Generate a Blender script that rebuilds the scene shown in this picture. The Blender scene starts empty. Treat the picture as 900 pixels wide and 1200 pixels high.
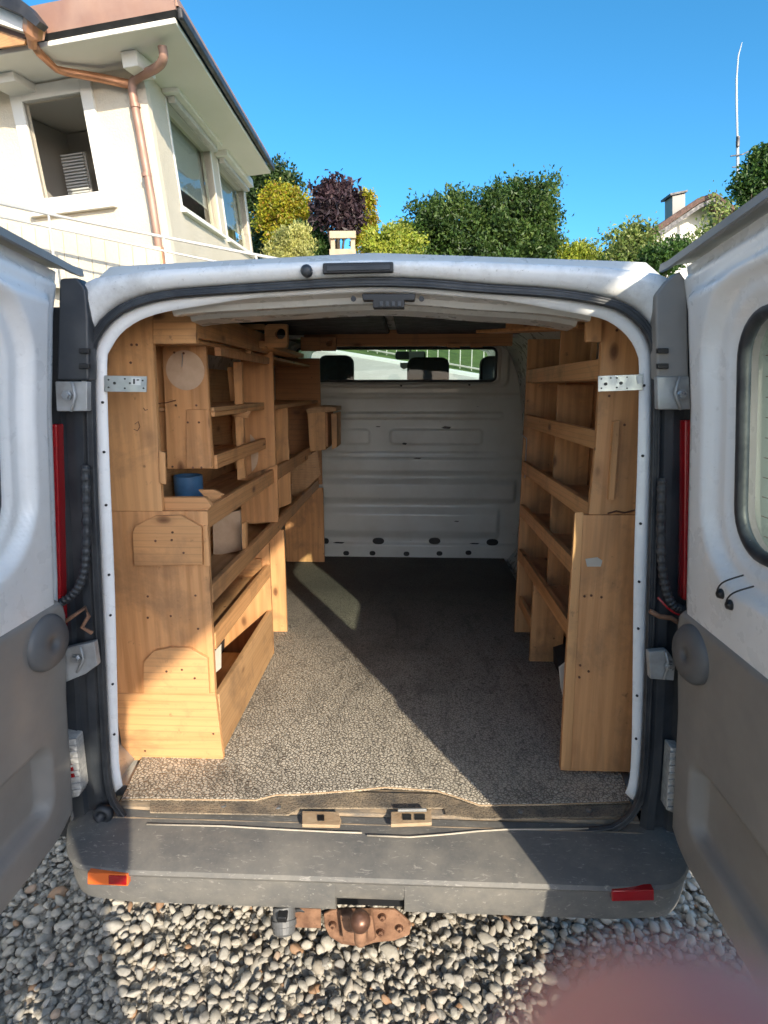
import bpy, bmesh, math, random
import numpy as np
from mathutils import Vector, Matrix
R = math.radians
random.seed(7); rng = np.random.default_rng(7)
S = bpy.context.scene
C = S.collection

# ------------------------------------------------------------------ camera
FPX = 700.0                       # focal length in pixels of a 900 px wide picture
CAM = Vector((0.087, 0.0, 1.66))
cam_data = bpy.data.cameras.new("camera")
cam_data.sensor_fit = 'HORIZONTAL'; cam_data.sensor_width = 36.0; cam_data.lens = 36.0*FPX/900.0
cam_data.clip_start = 0.001; cam_data.clip_end = 2000
cam_data.dof.use_dof = True; cam_data.dof.focus_distance = 2.6; cam_data.dof.aperture_fstop = 28.0/2.2
cam = bpy.data.objects.new("camera", cam_data); C.objects.link(cam)
YAW, PITCH = R(2.4), R(11.7)
cam.location = CAM; cam.rotation_euler = (R(90)-PITCH, 0, YAW)
S.camera = cam
MC = cam.rotation_euler.to_matrix()
def ray(u, v):                    # world direction seen at a pixel of the 900x1200 photograph
    return (MC @ Vector(((u-450)/FPX, -(v-600)/FPX, -1))).normalized()
def atY(u, v, Y): d = ray(u, v); return CAM + d*((Y-CAM.y)/d.y)
def atX(u, v, X): d = ray(u, v); return CAM + d*((X-CAM.x)/d.x)
def atZ(u, v, Z): d = ray(u, v); return CAM + d*((Z-CAM.z)/d.z)
def hit(u, v, P, n): d = ray(u, v); return CAM + d*((P-CAM).dot(n)/d.dot(n))

# ------------------------------------------------------------------ light
SUNDIR = Vector((0.49, -1.0, 0.44)).normalized()       # towards the sun
W = bpy.data.worlds.new("World"); S.world = W; W.use_nodes = True
wn = W.node_tree.nodes; bg = wn['Background']
sky = wn.new('ShaderNodeTexSky'); sky.sky_type = 'NISHITA'; sky.sun_disc = False
SUN_EL = math.asin(SUNDIR.z)
sky.sun_elevation = SUN_EL; sky.sun_rotation = math.atan2(SUNDIR.x, SUNDIR.y)
sky.altitude = 500; sky.air_density = 0.64; sky.dust_density = 1.9; sky.ozone_density = 3.6
hs_ = wn.new('ShaderNodeHueSaturation'); hs_.inputs['Saturation'].default_value = 1.20; hs_.inputs['Hue'].default_value = 0.482
W.node_tree.links.new(sky.outputs[0], hs_.inputs['Color']); W.node_tree.links.new(hs_.outputs[0], bg.inputs[0]); bg.inputs[1].default_value = 0.15
sd_ = bpy.data.lights.new("sun", 'SUN'); sd_.energy = 3.0; sd_.angle = R(0.53); sd_.color = (1.0, 0.88, 0.69)
sun = bpy.data.objects.new("sun", sd_); C.objects.link(sun)
sun.rotation_euler = (-SUNDIR).to_track_quat('-Z', 'Y').to_euler(); sun.location = (6, -12, 8)
S.view_settings.view_transform = 'Standard'; S.view_settings.look = 'None'
S.view_settings.exposure = 1.18; S.view_settings.gamma = 1.0
S.cycles.max_bounces = 10; S.cycles.diffuse_bounces = 6; S.cycles.transparent_max_bounces = 24
S.cycles.caustics_reflective = False; S.cycles.caustics_refractive = False

# ------------------------------------------------------------------ materials
def newmat(name):
    m = bpy.data.materials.new(name); m.use_nodes = True
    nt = m.node_tree; return m, nt, nt.nodes['Principled BSDF']
def N(nt, t, **k):
    n = nt.nodes.new(t)
    for a, b in k.items():
        if a.startswith('i_'):
            key = a[2:]; key = int(key) if key.isdigit() else key
            n.inputs[key].default_value = b
        else: setattr(n, a, b)
    return n
def L(nt, a, b): nt.links.new(a, b)
def ramp(nt, fac, stops, interp='LINEAR'):
    r = nt.nodes.new('ShaderNodeValToRGB'); r.color_ramp.interpolation = interp
    e = r.color_ramp.elements
    while len(e) < len(stops): e.new(0.5)
    for el, (p, c) in zip(e, stops):
        el.position = p; el.color = (*c, 1) if not isinstance(c, (int, float)) else (c, c, c, 1)
    L(nt, fac, r.inputs[0]); return r.outputs[0]
def mixc(nt, fac, a, b, mode='MIX'):
    n = nt.nodes.new('ShaderNodeMix'); n.data_type = 'RGBA'; n.blend_type = mode
    if isinstance(fac, (int, float)): n.inputs[0].default_value = fac
    else: L(nt, fac, n.inputs[0])
    for i, x in ((6, a), (7, b)):
        if isinstance(x, tuple): n.inputs[i].default_value = (*x, 1)
        else: L(nt, x, n.inputs[i])
    return n.outputs[2]
def bump(nt, bs, h, strength=0.3, dist=0.01, prev=None):
    b = nt.nodes.new('ShaderNodeBump'); b.inputs['Strength'].default_value = strength
    b.inputs['Distance'].default_value = dist; L(nt, h, b.inputs['Height'])
    if prev: L(nt, prev, b.inputs['Normal'])
    L(nt, b.outputs[0], bs.inputs['Normal']); return b.outputs[0]
def coords(nt, scale=(1, 1, 1), rnd=False):
    tc = nt.nodes.new('ShaderNodeTexCoord'); mp = nt.nodes.new('ShaderNodeMapping')
    mp.inputs['Scale'].default_value = scale; L(nt, tc.outputs['Object'], mp.inputs[0])
    if rnd:
        oi = nt.nodes.new('ShaderNodeObjectInfo'); mu = N(nt, 'ShaderNodeMath', operation='MULTIPLY', i_1=37.0)
        L(nt, oi.outputs['Random'], mu.inputs[0]); L(nt, mu.outputs[0], mp.inputs['Location'])
        return mp.outputs[0], oi.outputs['Random']
    return mp.outputs[0]
def noise(nt, co, scale, detail=4, rough=0.55, dist=0.0):
    n = N(nt, 'ShaderNodeTexNoise', i_Scale=scale, i_Detail=detail, i_Roughness=rough, i_Distortion=dist)
    L(nt, co, n.inputs['Vector']); return n.outputs['Fac']
def pm(name, c1, c2=None, scale=6, rough=0.5, metal=0.0, bmp=0.0, bscale=60, bd=0.004, lo=0.35, hi=0.7, spots=None, coat=0.0, spec=0.5):
    m, nt, b = newmat(name); co = coords(nt)
    if c2:
        col = ramp(nt, noise(nt, co, scale, 6), [(lo, c1), (hi, c2)])
        if spots:
            sc, th, c3 = spots
            f = ramp(nt, noise(nt, co, sc, 8, 0.7), [(th, 0.0), (th+0.04, 1.0)])
            col = mixc(nt, f, col, c3)
        L(nt, col, b.inputs['Base Color'])
        L(nt, ramp(nt, noise(nt, co, scale*2.3, 5), [(0.3, max(0, rough-0.12)), (0.7, min(1, rough+0.12))]), b.inputs['Roughness'])
    else:
        b.inputs['Base Color'].default_value = (*c1, 1); b.inputs['Roughness'].default_value = rough
    b.inputs['Metallic'].default_value = metal; b.inputs['Coat Weight'].default_value = coat
    b.inputs['Specular IOR Level'].default_value = spec
    if bmp: bump(nt, b, noise(nt, co, bscale, 6), bmp, bd)
    return m
def wood(name, axis, base=(0.66, 0.355, 0.165), dark=(0.33, 0.14, 0.045), dirt=0.6):
    m, nt, b = newmat(name)
    sc = [26.0, 26.0, 26.0]; sc['xyz'.index(axis)] = 1.3
    co, rnd = coords(nt, tuple(sc), True)
    g = noise(nt, co, 1.0, 5, 0.6, 0.8)
    fine = noise(nt, co, 7.0, 3, 0.6)
    wv = N(nt, 'ShaderNodeTexWave', wave_type='BANDS', bands_direction={'x': 'Y', 'y': 'X', 'z': 'X'}[axis], i_Scale=0.35, i_Distortion=5.0, i_Detail=3.0)
    L(nt, co, wv.inputs['Vector'])
    c = ramp(nt, g, [(0.34, dark), (0.47, base), (0.62, tuple(min(1, x*1.22) for x in base))])
    c = mixc(nt, 0.42, c, ramp(nt, wv.outputs['Fac'], [(0.15, tuple(x*y for x, y in zip(base, (0.66, 0.56, 0.45)))), (0.6, tuple(min(1, x*1.15) for x in base))]))
    c = mixc(nt, 0.30, c, ramp(nt, fine, [(0.35, tuple(x*0.7 for x in base)), (0.6, base)]))
    # board to board tint
    c = mixc(nt, 0.38, c, ramp(nt, rnd, [(0.0, (0.52, 0.25, 0.09)), (0.35, (0.64, 0.345, 0.135)), (0.7, (0.70, 0.41, 0.17)), (1.0, (0.58, 0.27, 0.10))]))
    # knots
    sk = [10.0, 10.0, 10.0]; sk['xyz'.index(axis)] = 5.2
    ck, _ = coords(nt, tuple(sk), True)
    vo = N(nt, 'ShaderNodeTexVoronoi', i_Scale=1.0); L(nt, ck, vo.inputs['Vector'])
    kn = ramp(nt, vo.outputs['Distance'], [(0.05, 0.9), (0.10, 0.6), (0.13, 0.22), (0.22, 0.0)])
    c = mixc(nt, kn, c, (0.12, 0.045, 0.018))
    # grime
    cw = coords(nt)
    d = ramp(nt, noise(nt, cw, 4.1, 9, 0.68, 0.4), [(0.52, 0.0), (0.66, dirt)])
    c = mixc(nt, d, c, (0.27, 0.16, 0.085))
    vs = N(nt, 'ShaderNodeTexVoronoi', i_Scale=9.0); L(nt, cw, vs.inputs['Vector'])
    c = mixc(nt, ramp(nt, vs.outputs['Distance'], [(0.025, 0.9), (0.06, 0.0)]), c, (0.09, 0.04, 0.02))
    d2 = ramp(nt, noise(nt, cw, 38.0, 6, 0.7), [(0.64, 0.0), (0.72, dirt*0.9)])
    c = mixc(nt, d2, c, (0.10, 0.055, 0.03))
    vg = N(nt, 'ShaderNodeTexWave', wave_type='RINGS', i_Scale=0.9, i_Distortion=3.5, i_Detail=2.0); L(nt, co, vg.inputs['Vector'])
    c = mixc(nt, ramp(nt, vg.outputs['Fac'], [(0.86, 0.0), (1.0, 0.30)]), c, tuple(x*.45 for x in base))
    L(nt, c, b.inputs['Base Color'])
    L(nt, ramp(nt, g, [(0.3, 0.62), (0.7, 0.48)]), b.inputs['Roughness'])
    bump(nt, b, fine, 0.35, 0.0015)
    return m
def glassm(name, tint=(0.80, 0.88, 0.84), refl=1.0):
    m, nt, b = newmat(name); out = nt.nodes['Material Output']
    tr = N(nt, 'ShaderNodeBsdfTransparent'); tr.inputs[0].default_value = (*tint, 1)
    gl = N(nt, 'ShaderNodeBsdfGlossy'); gl.inputs['Roughness'].default_value = 0.02
    fr = N(nt, 'ShaderNodeFresnel'); fr.inputs[0].default_value = 1.5
    ge = N(nt, 'ShaderNodeNewGeometry'); bf = N(nt, 'ShaderNodeMath', operation='MULTIPLY_ADD', i_1=-refl, i_2=refl); L(nt, ge.outputs['Backfacing'], bf.inputs[0])
    mu = N(nt, 'ShaderNodeMath', operation='MULTIPLY'); L(nt, fr.outputs[0], mu.inputs[0]); L(nt, bf.outputs[0], mu.inputs[1])
    mx = nt.nodes.new('ShaderNodeMixShader'); L(nt, mu.outputs[0], mx.inputs[0])
    L(nt, tr.outputs[0], mx.inputs[1]); L(nt, gl.outputs[0], mx.inputs[2]); L(nt, mx.outputs[0], out.inputs[0])
    return m
def leafm(name, cols, trans=0.35):
    m, nt, b = newmat(name); out = nt.nodes['Material Output']
    ge = N(nt, 'ShaderNodeNewGeometry')
    n = len(cols); c = ramp(nt, ge.outputs['Random Per Island'], [(i/max(1, n-1), k) for i, k in enumerate(cols)])
    lc = coords(nt); c = mixc(nt, 1.0, c, ramp(nt, noise(nt, lc, 1.7, 4, 0.6), [(0.35, (.58, .62, .6)), (0.65, (1.35, 1.3, 1.2))]), 'MULTIPLY')
    L(nt, c, b.inputs['Base Color']); b.inputs['Roughness'].default_value = 0.5
    t = N(nt, 'ShaderNodeBsdfTranslucent'); L(nt, c, t.inputs[0])
    mx = nt.nodes.new('ShaderNodeMixShader'); mx.inputs[0].default_value = trans
    L(nt, b.outputs[0], mx.inputs[1]); L(nt, t.outputs[0], mx.inputs[2]); L(nt, mx.outputs[0], out.inputs[0])
    return m

M = {}
def paint(name, base, dirtc, amt, sc=5.0):
    m, nt, b = newmat(name); co = coords(nt)
    a = ramp(nt, noise(nt, co, sc, 9, 0.68), [(0.48, 0.0), (0.75, amt)])
    s = ramp(nt, noise(nt, co, sc*14, 8, 0.75), [(0.60, 0.0), (0.70, amt)])
    c = mixc(nt, a, base, dirtc); c = mixc(nt, s, c, tuple(x*0.6 for x in dirtc))
    L(nt, c, b.inputs['Base Color'])
    L(nt, ramp(nt, noise(nt, co, sc*3, 6), [(0.35, 0.22), (0.75, 0.5)]), b.inputs['Roughness'])
    b.inputs['Coat Weight'].default_value = 0.25; b.inputs['Coat Roughness'].default_value = 0.12
    bump(nt, b, noise(nt, co, 7, 2), 0.03, 0.01)
    return m
M['paint'] = paint('white_paint', (0.81, 0.82, 0.82), (0.46, 0.43, 0.37), 0.25)
M['paint_dirty'] = paint('white_paint_dirty', (0.79, 0.80, 0.79), (0.26, 0.235, 0.20), 0.6, 7.0)
M['paint_inside'] = paint('inner_paint', (0.62, 0.62, 0.59), (0.38, 0.36, 0.31), 0.35, 6.0)
# bulkhead paint: worn, dark scratches along the ribs
m, nt, b = newmat('bulkhead_paint'); co = coords(nt); cs = coords(nt, (1.0, 1.0, 9.0))
c = mixc(nt, ramp(nt, noise(nt, co, 5, 8, 0.65), [(0.4, 0.0), (0.75, 0.5)]), (0.66, 0.67, 0.63), (0.48, 0.47, 0.42))
c = mixc(nt, ramp(nt, noise(nt, cs, 6.0, 9, 0.72), [(0.665, 0.0), (0.69, 1.0)]), c, (0.03, 0.028, 0.025))
L(nt, c, b.inputs['Base Color']); b.inputs['Roughness'].default_value = 0.38; b.inputs['Coat Weight'].default_value = 0.3
bump(nt, b, noise(nt, co, 4, 3), 0.15, 0.02); M['bulkhead'] = m
M['black_rubber'] = pm('black_rubber', (0.018, 0.022, 0.028), (0.05, 0.055, 0.06), 20, 0.5, bmp=0.2)
M['dark_plastic'] = pm('dark_plastic', (0.022, 0.027, 0.034), (0.055, 0.06, 0.066), 9, 0.45, bmp=0.12, bscale=240, bd=0.001)
M['black'] = pm('black', (0.012, 0.013, 0.015), rough=0.45)
# bumper: textured grey plastic, dusty and scuffed on the top
m, nt, b = newmat('bumper_plastic'); co = coords(nt)
c = mixc(nt, ramp(nt, noise(nt, co, 6, 9, 0.7), [(0.42, 0.0), (0.78, 0.65)]), (0.13, 0.13, 0.128), (0.33, 0.305, 0.26))
c = mixc(nt, ramp(nt, noise(nt, coords(nt, (14, 50, 30)), 2.2, 6, 0.7, 1.2), [(0.59, 0.0), (0.64, 0.6)]), c, (0.38, 0.36, 0.33))
c = mixc(nt, ramp(nt, noise(nt, co, 90, 3, 0.6), [(0.70, 0.0), (0.73, 0.8)]), c, (0.36, 0.35, 0.33))
L(nt, c, b.inputs['Base Color']); b.inputs['Roughness'].default_value = 0.62
bump(nt, b, noise(nt, co, 420, 2), 0.25, 0.001); M['bumper'] = m
M['grey_trim'] = pm('grey_trim', (0.22, 0.212, 0.20), (0.285, 0.27, 0.25), 5, 0.5, bmp=0.25, bscale=520, bd=0.0006, spots=(45, 0.70, (0.30, 0.29, 0.27)))
M['grey_trim_light'] = pm('grey_trim_knob', (0.10, 0.105, 0.11), (0.135, 0.135, 0.135), 8, 0.5, bmp=0.1, bscale=300, bd=0.0006)
M['seal_grey'] = pm('seal_grey', (0.10, 0.10, 0.095), (0.24, 0.21, 0.17), 8, 0.7, bmp=0.2)
M['seal_tan'] = pm('seal_tan', (0.42, 0.38, 0.31), (0.55, 0.50, 0.42), 30, 0.7)
M['steel'] = pm('galvanised_steel', (0.36, 0.39, 0.42), (0.55, 0.57, 0.58), 22, 0.38, 0.85, bmp=0.1)
M['hinge'] = pm('hinge_paint', (0.42, 0.44, 0.45), (0.24, 0.235, 0.22), 14, 0.42, 0.25, bmp=0.15)
M['rust'] = pm('rusty_steel', (0.15, 0.075, 0.045), (0.38, 0.215, 0.13), 22, 0.8, 0.1, bmp=0.5, bscale=90, spots=(60, 0.62, (0.10, 0.045, 0.025)))
M['rust_dust'] = pm('dusty_latch_steel', (0.40, 0.27, 0.16), (0.50, 0.38, 0.25), 18, 0.85, 0.0, bmp=0.4, bscale=90, spots=(50, 0.66, (0.12, 0.07, 0.04)))
M['ball'] = pm('tow_ball_steel', (0.13, 0.065, 0.045), (0.24, 0.13, 0.09), 40, 0.42, 0.6, bmp=0.2)
M['red'] = pm('red_lens', (0.33, 0.008, 0.012), rough=0.16, coat=0.8)
M['orange'] = pm('orange_lens', (0.80, 0.16, 0.03), rough=0.2, coat=0.7)
M['clear_lens'] = pm('clear_lens', (0.50, 0.50, 0.48), (0.72, 0.70, 0.66), 60, 0.14, 0.2, bmp=0.8, bscale=150, coat=1.0)
M['blue_plastic'] = pm('blue_plastic', (0.075, 0.22, 0.46), (0.06, 0.17, 0.36), 30, 0.5)
M['tape'] = pm('pale_plastic_sheet', (0.55, 0.52, 0.46), (0.47, 0.43, 0.37), 12, 0.5)
M['pale_spot'] = pm('sanded_wood', (0.60, 0.45, 0.32), (0.52, 0.37, 0.25), 30, 0.6)
M['window_glass'] = glassm('tinted_glass', (0.88, 0.95, 0.91))
M['clear_glass'] = glassm('clear_glass', (0.92, 0.96, 0.94), 0.8)
M['seat'] = pm('seat_fabric', (0.018, 0.022, 0.026), (0.035, 0.04, 0.045), 50, 0.9, bmp=0.3, bscale=300)
M['lining'] = pm('roof_lining', (0.024, 0.028, 0.036), (0.05, 0.055, 0.06), 8, 0.6, bmp=0.3, bscale=30)
M['house_wall'] = pm('cream_render', (0.60, 0.53, 0.415), (0.66, 0.59, 0.475), 1.1, 0.9, bmp=0.6, bscale=45, bd=0.012)
M['house_white'] = pm('white_render', (0.74, 0.72, 0.66), (0.78, 0.76, 0.71), 2.0, 0.85, bmp=0.2, bscale=90, bd=0.003)
M['soffit'] = pm('white_soffit', (0.80, 0.77, 0.70), (0.84, 0.81, 0.75), 1.0, 0.8)
M['copper'] = pm('brown_copper', (0.34, 0.19, 0.14), (0.43, 0.27, 0.20), 3, 0.55, 0.3, bmp=0.1, bscale=20)
M['copper_new'] = pm('bright_copper', (0.50, 0.23, 0.12), (0.62, 0.32, 0.18), 5, 0.42, 0.5)
M['dark_metal'] = pm('dark_gutter_metal', (0.03, 0.03, 0.034), (0.07, 0.07, 0.075), 5, 0.5, 0.3)
M['rail'] = pm('pale_rail', (0.62, 0.60, 0.56), (0.52, 0.50, 0.46), 6, 0.45, 0.2)
M['grey_room'] = pm('grey_loggia', (0.36, 0.34, 0.31), (0.42, 0.40, 0.37), 1, 0.9)
M['slat'] = pm('louvre_slat', (0.62, 0.64, 0.63), rough=0.6)
M['tile'] = pm('roof_tiles', (0.085, 0.05, 0.04), (0.15, 0.085, 0.065), 8, 0.8, bmp=0.6, bscale=14, bd=0.05)
M['bark'] = pm('bark', (0.07, 0.05, 0.035), (0.13, 0.10, 0.07), 12, 0.9, bmp=0.6)
M['stake'] = pm('planter_wood', (0.42, 0.32, 0.22), (0.50, 0.40, 0.29), 10, 0.8)
M['mast'] = pm('mast_metal', (0.55, 0.57, 0.60), rough=0.4, metal=0.3)
M['asphalt'] = pm('pale_drive', (0.40, 0.385, 0.36), (0.47, 0.455, 0.43), 3, 0.9, bmp=0.3, bscale=60)
M['tyre'] = pm('tyre_rubber', (0.02, 0.02, 0.022), rough=0.8)
M['skin'] = pm('skin', (0.70, 0.25, 0.19), (0.76, 0.31, 0.24), 30, 0.5); M['skin'].node_tree.nodes['Principled BSDF'].inputs['Subsurface Weight'].default_value = 0.2
M['shirt'] = pm('grey_shirt', (0.16, 0.17, 0.20), (0.19, 0.20, 0.23), 60, 0.9)
M['jeans'] = pm('blue_jeans', (0.05, 0.07, 0.13), (0.08, 0.11, 0.18), 60, 0.9)
M['hair'] = pm('brown_hair', (0.05, 0.03, 0.02), rough=0.6)
M['wx'] = wood('pine_along_x', 'x'); M['wy'] = wood('pine_along_y', 'y'); M['wz'] = wood('pine_along_z', 'z')
M['ply'] = wood('birch_ply_dusty', 'y', (0.46, 0.29, 0.16), (0.30, 0.17, 0.085), 0.8)
M['wred'] = wood('reddish_board', 'x', (0.44, 0.20, 0.095), (0.27, 0.10, 0.045))

# ------------------------------------------------------------------ mesh helpers
class MB:
    def __init__(s): s.v = []; s.f = []
    def add(s, vs, fs):
        o = len(s.v); s.v += [tuple(p) for p in vs]; s.f += [tuple(i+o for i in f) for f in fs]; return s
    def box(s, x0, x1, y0, y1, z0, z1):
        return s.add([(x0,y0,z0),(x1,y0,z0),(x1,y1,z0),(x0,y1,z0),(x0,y0,z1),(x1,y0,z1),(x1,y1,z1),(x0,y1,z1)],
                     [(0,3,2,1),(4,5,6,7),(0,1,5,4),(1,2,6,5),(2,3,7,6),(3,0,4,7)])
    def prism(s, pts, d):        # planar polygon extruded along vector d
        n = len(pts); pts = [Vector(p) for p in pts]; d = Vector(d)
        return s.add(pts + [p+d for p in pts], [tuple(range(n))[::-1], tuple(range(n, 2*n))] + [(i, (i+1) % n, n+(i+1) % n, n+i) for i in range(n)])
    def bar(s, a, b, w, h, up=(0, 0, 1)):
        a = Vector(a); b = Vector(b); t = (b-a).normalized(); r = t.cross(Vector(up)).normalized()*w/2; u = r.cross(t).normalized()*h/2
        return s.prism([a-r-u, a+r-u, a+r+u, a-r+u], b-a)
    def tube(s, pts, r, n=10, closed=False, cap=True):
        pts = [Vector(p) for p in pts]; m = len(pts); rs = r if isinstance(r, (list, tuple)) else [r]*m
        o = len(s.v); ref = None
        for i, p in enumerate(pts):
            if closed: t = (pts[(i+1) % m]-pts[i-1]).normalized()
            else: t = (pts[min(i+1, m-1)]-pts[max(i-1, 0)]).normalized()
            if ref is None:
                ref = Vector((0, 0, 1)) if abs(t.z) < 0.9 else Vector((1, 0, 0))
                ref = (ref - t*ref.dot(t)).normalized()
            else: ref = (ref - t*ref.dot(t)).normalized()
            bi = t.cross(ref)
            for k in range(n):
                a = 2*math.pi*k/n; s.v.append(tuple(p + (ref*math.cos(a)+bi*math.sin(a))*rs[i]))
        for i in range(m if closed else m-1):
            j = (i+1) % m
            for k in range(n): s.f.append((o+i*n+k, o+i*n+(k+1) % n, o+j*n+(k+1) % n, o+j*n+k))
        if cap and not closed:
            s.f.append(tuple(o+k for k in range(n))[::-1]); s.f.append(tuple(o+(m-1)*n+k for k in range(n)))
        return s
    def lathe(s, prof, n=24, origin=(0, 0, 0), axis=(0, 0, 1)):   # prof: (r, h)
        ax = Vector(axis).normalized(); q = Vector((0, 0, 1)).rotation_difference(ax); O = Vector(origin); o = len(s.v)
        for r, h in prof:
            for k in range(n):
                a = 2*math.pi*k/n; s.v.append(tuple(O + q @ Vector((r*math.cos(a), r*math.sin(a), h))))
        for i in range(len(prof)-1):
            for k in range(n): s.f.append((o+i*n+k, o+i*n+(k+1) % n, o+(i+1)*n+(k+1) % n, o+(i+1)*n+k))
        s.f.append(tuple(o+k for k in range(n))[::-1]); s.f.append(tuple(o+(len(prof)-1)*n+k for k in range(n)))
        return s
    def grid(s, P):              # rows of points
        o = len(s.v); nr = len(P); nc = len(P[0])
        for r in P: s.v += [tuple(p) for p in r]
        for i in range(nr-1):
            for j in range(nc-1): s.f.append((o+i*nc+j, o+i*nc+j+1, o+(i+1)*nc+j+1, o+(i+1)*nc+j))
        return s
    def build(s, name, m, parent=None, bevel=0.0, smooth=False, seg=2, solid=0.0, recalc=True, sub=0):
        me = bpy.data.meshes.new(name); me.from_pydata(s.v, [], s.f)
        if recalc:
            bm = bmesh.new(); bm.from_mesh(me); bmesh.ops.recalc_face_normals(bm, faces=bm.faces); bm.to_mesh(me); bm.free()
        me.materials.append(M[m] if isinstance(m, str) else m)
        o = bpy.data.objects.new(name, me); C.objects.link(o)
        if parent:
            o.parent = parent
            if parent.type == 'EMPTY': o.matrix_parent_inverse = Matrix.Translation(-parent.location)
        if smooth: me.shade_smooth()
        if solid: md = o.modifiers.new('solid', 'SOLIDIFY'); md.thickness = solid; md.offset = 0
        if bevel:
            md = o.modifiers.new('bevel', 'BEVEL'); md.width = bevel; md.segments = seg; md.limit_method = 'ANGLE'; md.angle_limit = R(35)
            me.shade_smooth(); 
            wn_ = o.modifiers.new('wn', 'WEIGHTED_NORMAL'); wn_.keep_sharp = True
        if sub: md = o.modifiers.new('sub', 'SUBSURF'); md.levels = sub; md.render_levels = sub; me.shade_smooth()
        return o
def tag(o, label=None, cat=None, group=None, kind=None):
    if label: o['label'] = label
    if cat: o['category'] = cat
    if group: o['group'] = group
    if kind: o['kind'] = kind
    return o
def thing(name, label, cat, loc=(0, 0, 0), group=None):
    o = bpy.data.objects.new(name, None); C.objects.link(o); o.location = loc; o.empty_display_size = 0.2
    return tag(o, label, cat, group)
def box(name, m, parent, x0, x1, y0, y1, z0, z1, bevel=0.0015):
    return MB().box(x0, x1, y0, y1, z0, z1).build(name, m, parent, bevel)
def plate(name, m, parent, px, Y, th, bevel=0.0015):      # outline seen at pixels px, standing at depth Y, real thickness
    return MB().prism([atY(u, v, Y) for u, v in px], (0, th, 0)).build(name, m, parent, bevel)
def catmull(pts, n, closed=False):
    P = [np.array(p, float) for p in pts]; m = len(P); out = []
    rng_ = range(m) if closed else range(m-1)
    for i in rng_:
        p0 = P[i-1] if (closed or i > 0) else P[i]; p1 = P[i]; p2 = P[(i+1) % m]
        p3 = P[(i+2) % m] if (closed or i+2 < m) else p2
        for k in range(n):
            t = k/n; out.append(0.5*((2*p1)+(-p0+p2)*t+(2*p0-5*p1+4*p2-p3)*t*t+(-p0+3*p1-3*p2+p3)*t**3))
    if not closed: out.append(P[-1])
    return out
def plate_hole(name, m, parent, x0, x1, z0, z1, y0, y1, hx, hz, r, n=24):
    mb = MB(); ring = []
    for k in range(n):
        a = 2*math.pi*(k+0.5)/n; c, s_ = math.cos(a), math.sin(a)
        tx = ((x1-hx) if c > 0 else (x0-hx))/c if abs(c) > 1e-6 else 1e9; tz = ((z1-hz) if s_ > 0 else (z0-hz))/s_ if abs(s_) > 1e-6 else 1e9
        t = min(tx, tz); ring.append(((hx+r*c, hz+r*s_), (hx+t*c, hz+t*s_)))
    vs = []
    for y in (y0, y1):
        for i, o in ring: vs += [(i[0], y, i[1]), (o[0], y, o[1])]
    fs = []
    for k in range(n):
        j = (k+1) % n; a, b_, c_, d = 2*k, 2*k+1, 2*j+1, 2*j; q = 2*n
        fs += [(a, b_, c_, d), (q+a, q+d, q+c_, q+b_), (a, d, q+d, q+a), (b_, q+b_, q+c_, c_)]
    return mb.add(vs, fs).build(name, m, parent)
def smooth01(t): t = np.clip(t, 0, 1); return t*t*(3-2*t)
def sdr(a, z, ca, cz, ha, hz, r):
    qa = abs(a-ca)-(ha-r); qz = abs(z-cz)-(hz-r)
    return math.hypot(max(qa, 0), max(qz, 0)) + min(max(qa, qz), 0) - r
# ================================================================== the van
van = thing('cargo_van', 'white cargo van with both rear doors swung open, seen into its empty load space', 'van', (0, 1.4, 0))
YO = 1.40
open_px = [(115,423),(117,540),(121,640),(126,760),(130,860),(134,915),(146,942),(172,957),(300,964),(425,967),(560,966),(690,965),
           (722,957),(741,935),(748,900),(752,800),(756,640),(759,540),(760,430),(757,405),(745,384),(722,366),(690,357),(640,350),(560,345),
           (500,340),(450,338),(400,339),(330,343),(260,347),(200,352),(160,363),(135,379),(120,400)]
op = [atY(u, v, YO) for u, v in open_px]
opl = [(p[0], p[1]) for p in catmull([(p.x, p.z) for p in op], 5, True)]
CX, CZ = 0.0, 1.22
def radial(poly, a):             # where the ray at angle a leaves the polygon
    c, s_ = math.cos(a), math.sin(a); best = None
    for i in range(len(poly)):
        x1, z1 = poly[i-1][0]-CX, poly[i-1][1]-CZ; x2, z2 = poly[i][0]-CX, poly[i][1]-CZ
        d1 = x1*s_-z1*c; d2 = x2*s_-z2*c
        if (d1 <= 0 < d2) or (d2 <= 0 < d1):
            t = d1/(d1-d2); x = x1+(x2-x1)*t; z = z1+(z2-z1)*t; r = x*c+z*s_
            if r > 0 and (best is None or r > best): best = r
    return best
def offs(a, d): r = radial(opl, a)+d; return (CX+r*math.cos(a), CZ+r*math.sin(a))
def rang(a0, a1, n): return [R(a0+(a1-a0)*i/(n-1)) for i in range(n)]

# --- rear header (white, over the opening)
head_out = [(0.3,1.3),(.645,1.62),(.662,1.70),(.655,1.86),(.63,1.897),(.5,1.913),(.25,1.926),(0,1.932),(-.25,1.926),(-.5,1.913),(-.63,1.897),(-.655,1.86),(-.662,1.70),(-.645,1.62),(-.3,1.3)]
rows = [[], [], [], [], [], []]
for a in rang(34, 146, 90):
    i0 = offs(a, 0.018); r = radial(head_out, a) or 0.8
    r = max(r, math.hypot(i0[0]-CX, i0[1]-CZ)+0.004); o0 = (CX+r*math.cos(a), CZ+r*math.sin(a))
    for k, (t, y) in enumerate(((0, 1.392), (.25, 1.372), (.6, 1.362), (.9, 1.366), (1, 1.382))):
        rows[k].append((i0[0]+(o0[0]-i0[0])*t, y, i0[1]+(o0[1]-i0[1])*t))
    rows[5].append((o0[0]*1.005, 1.47, o0[1]+0.015))
MB().grid(rows).build('rear_header', 'paint_dirty', van, smooth=True, solid=0.004)
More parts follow.
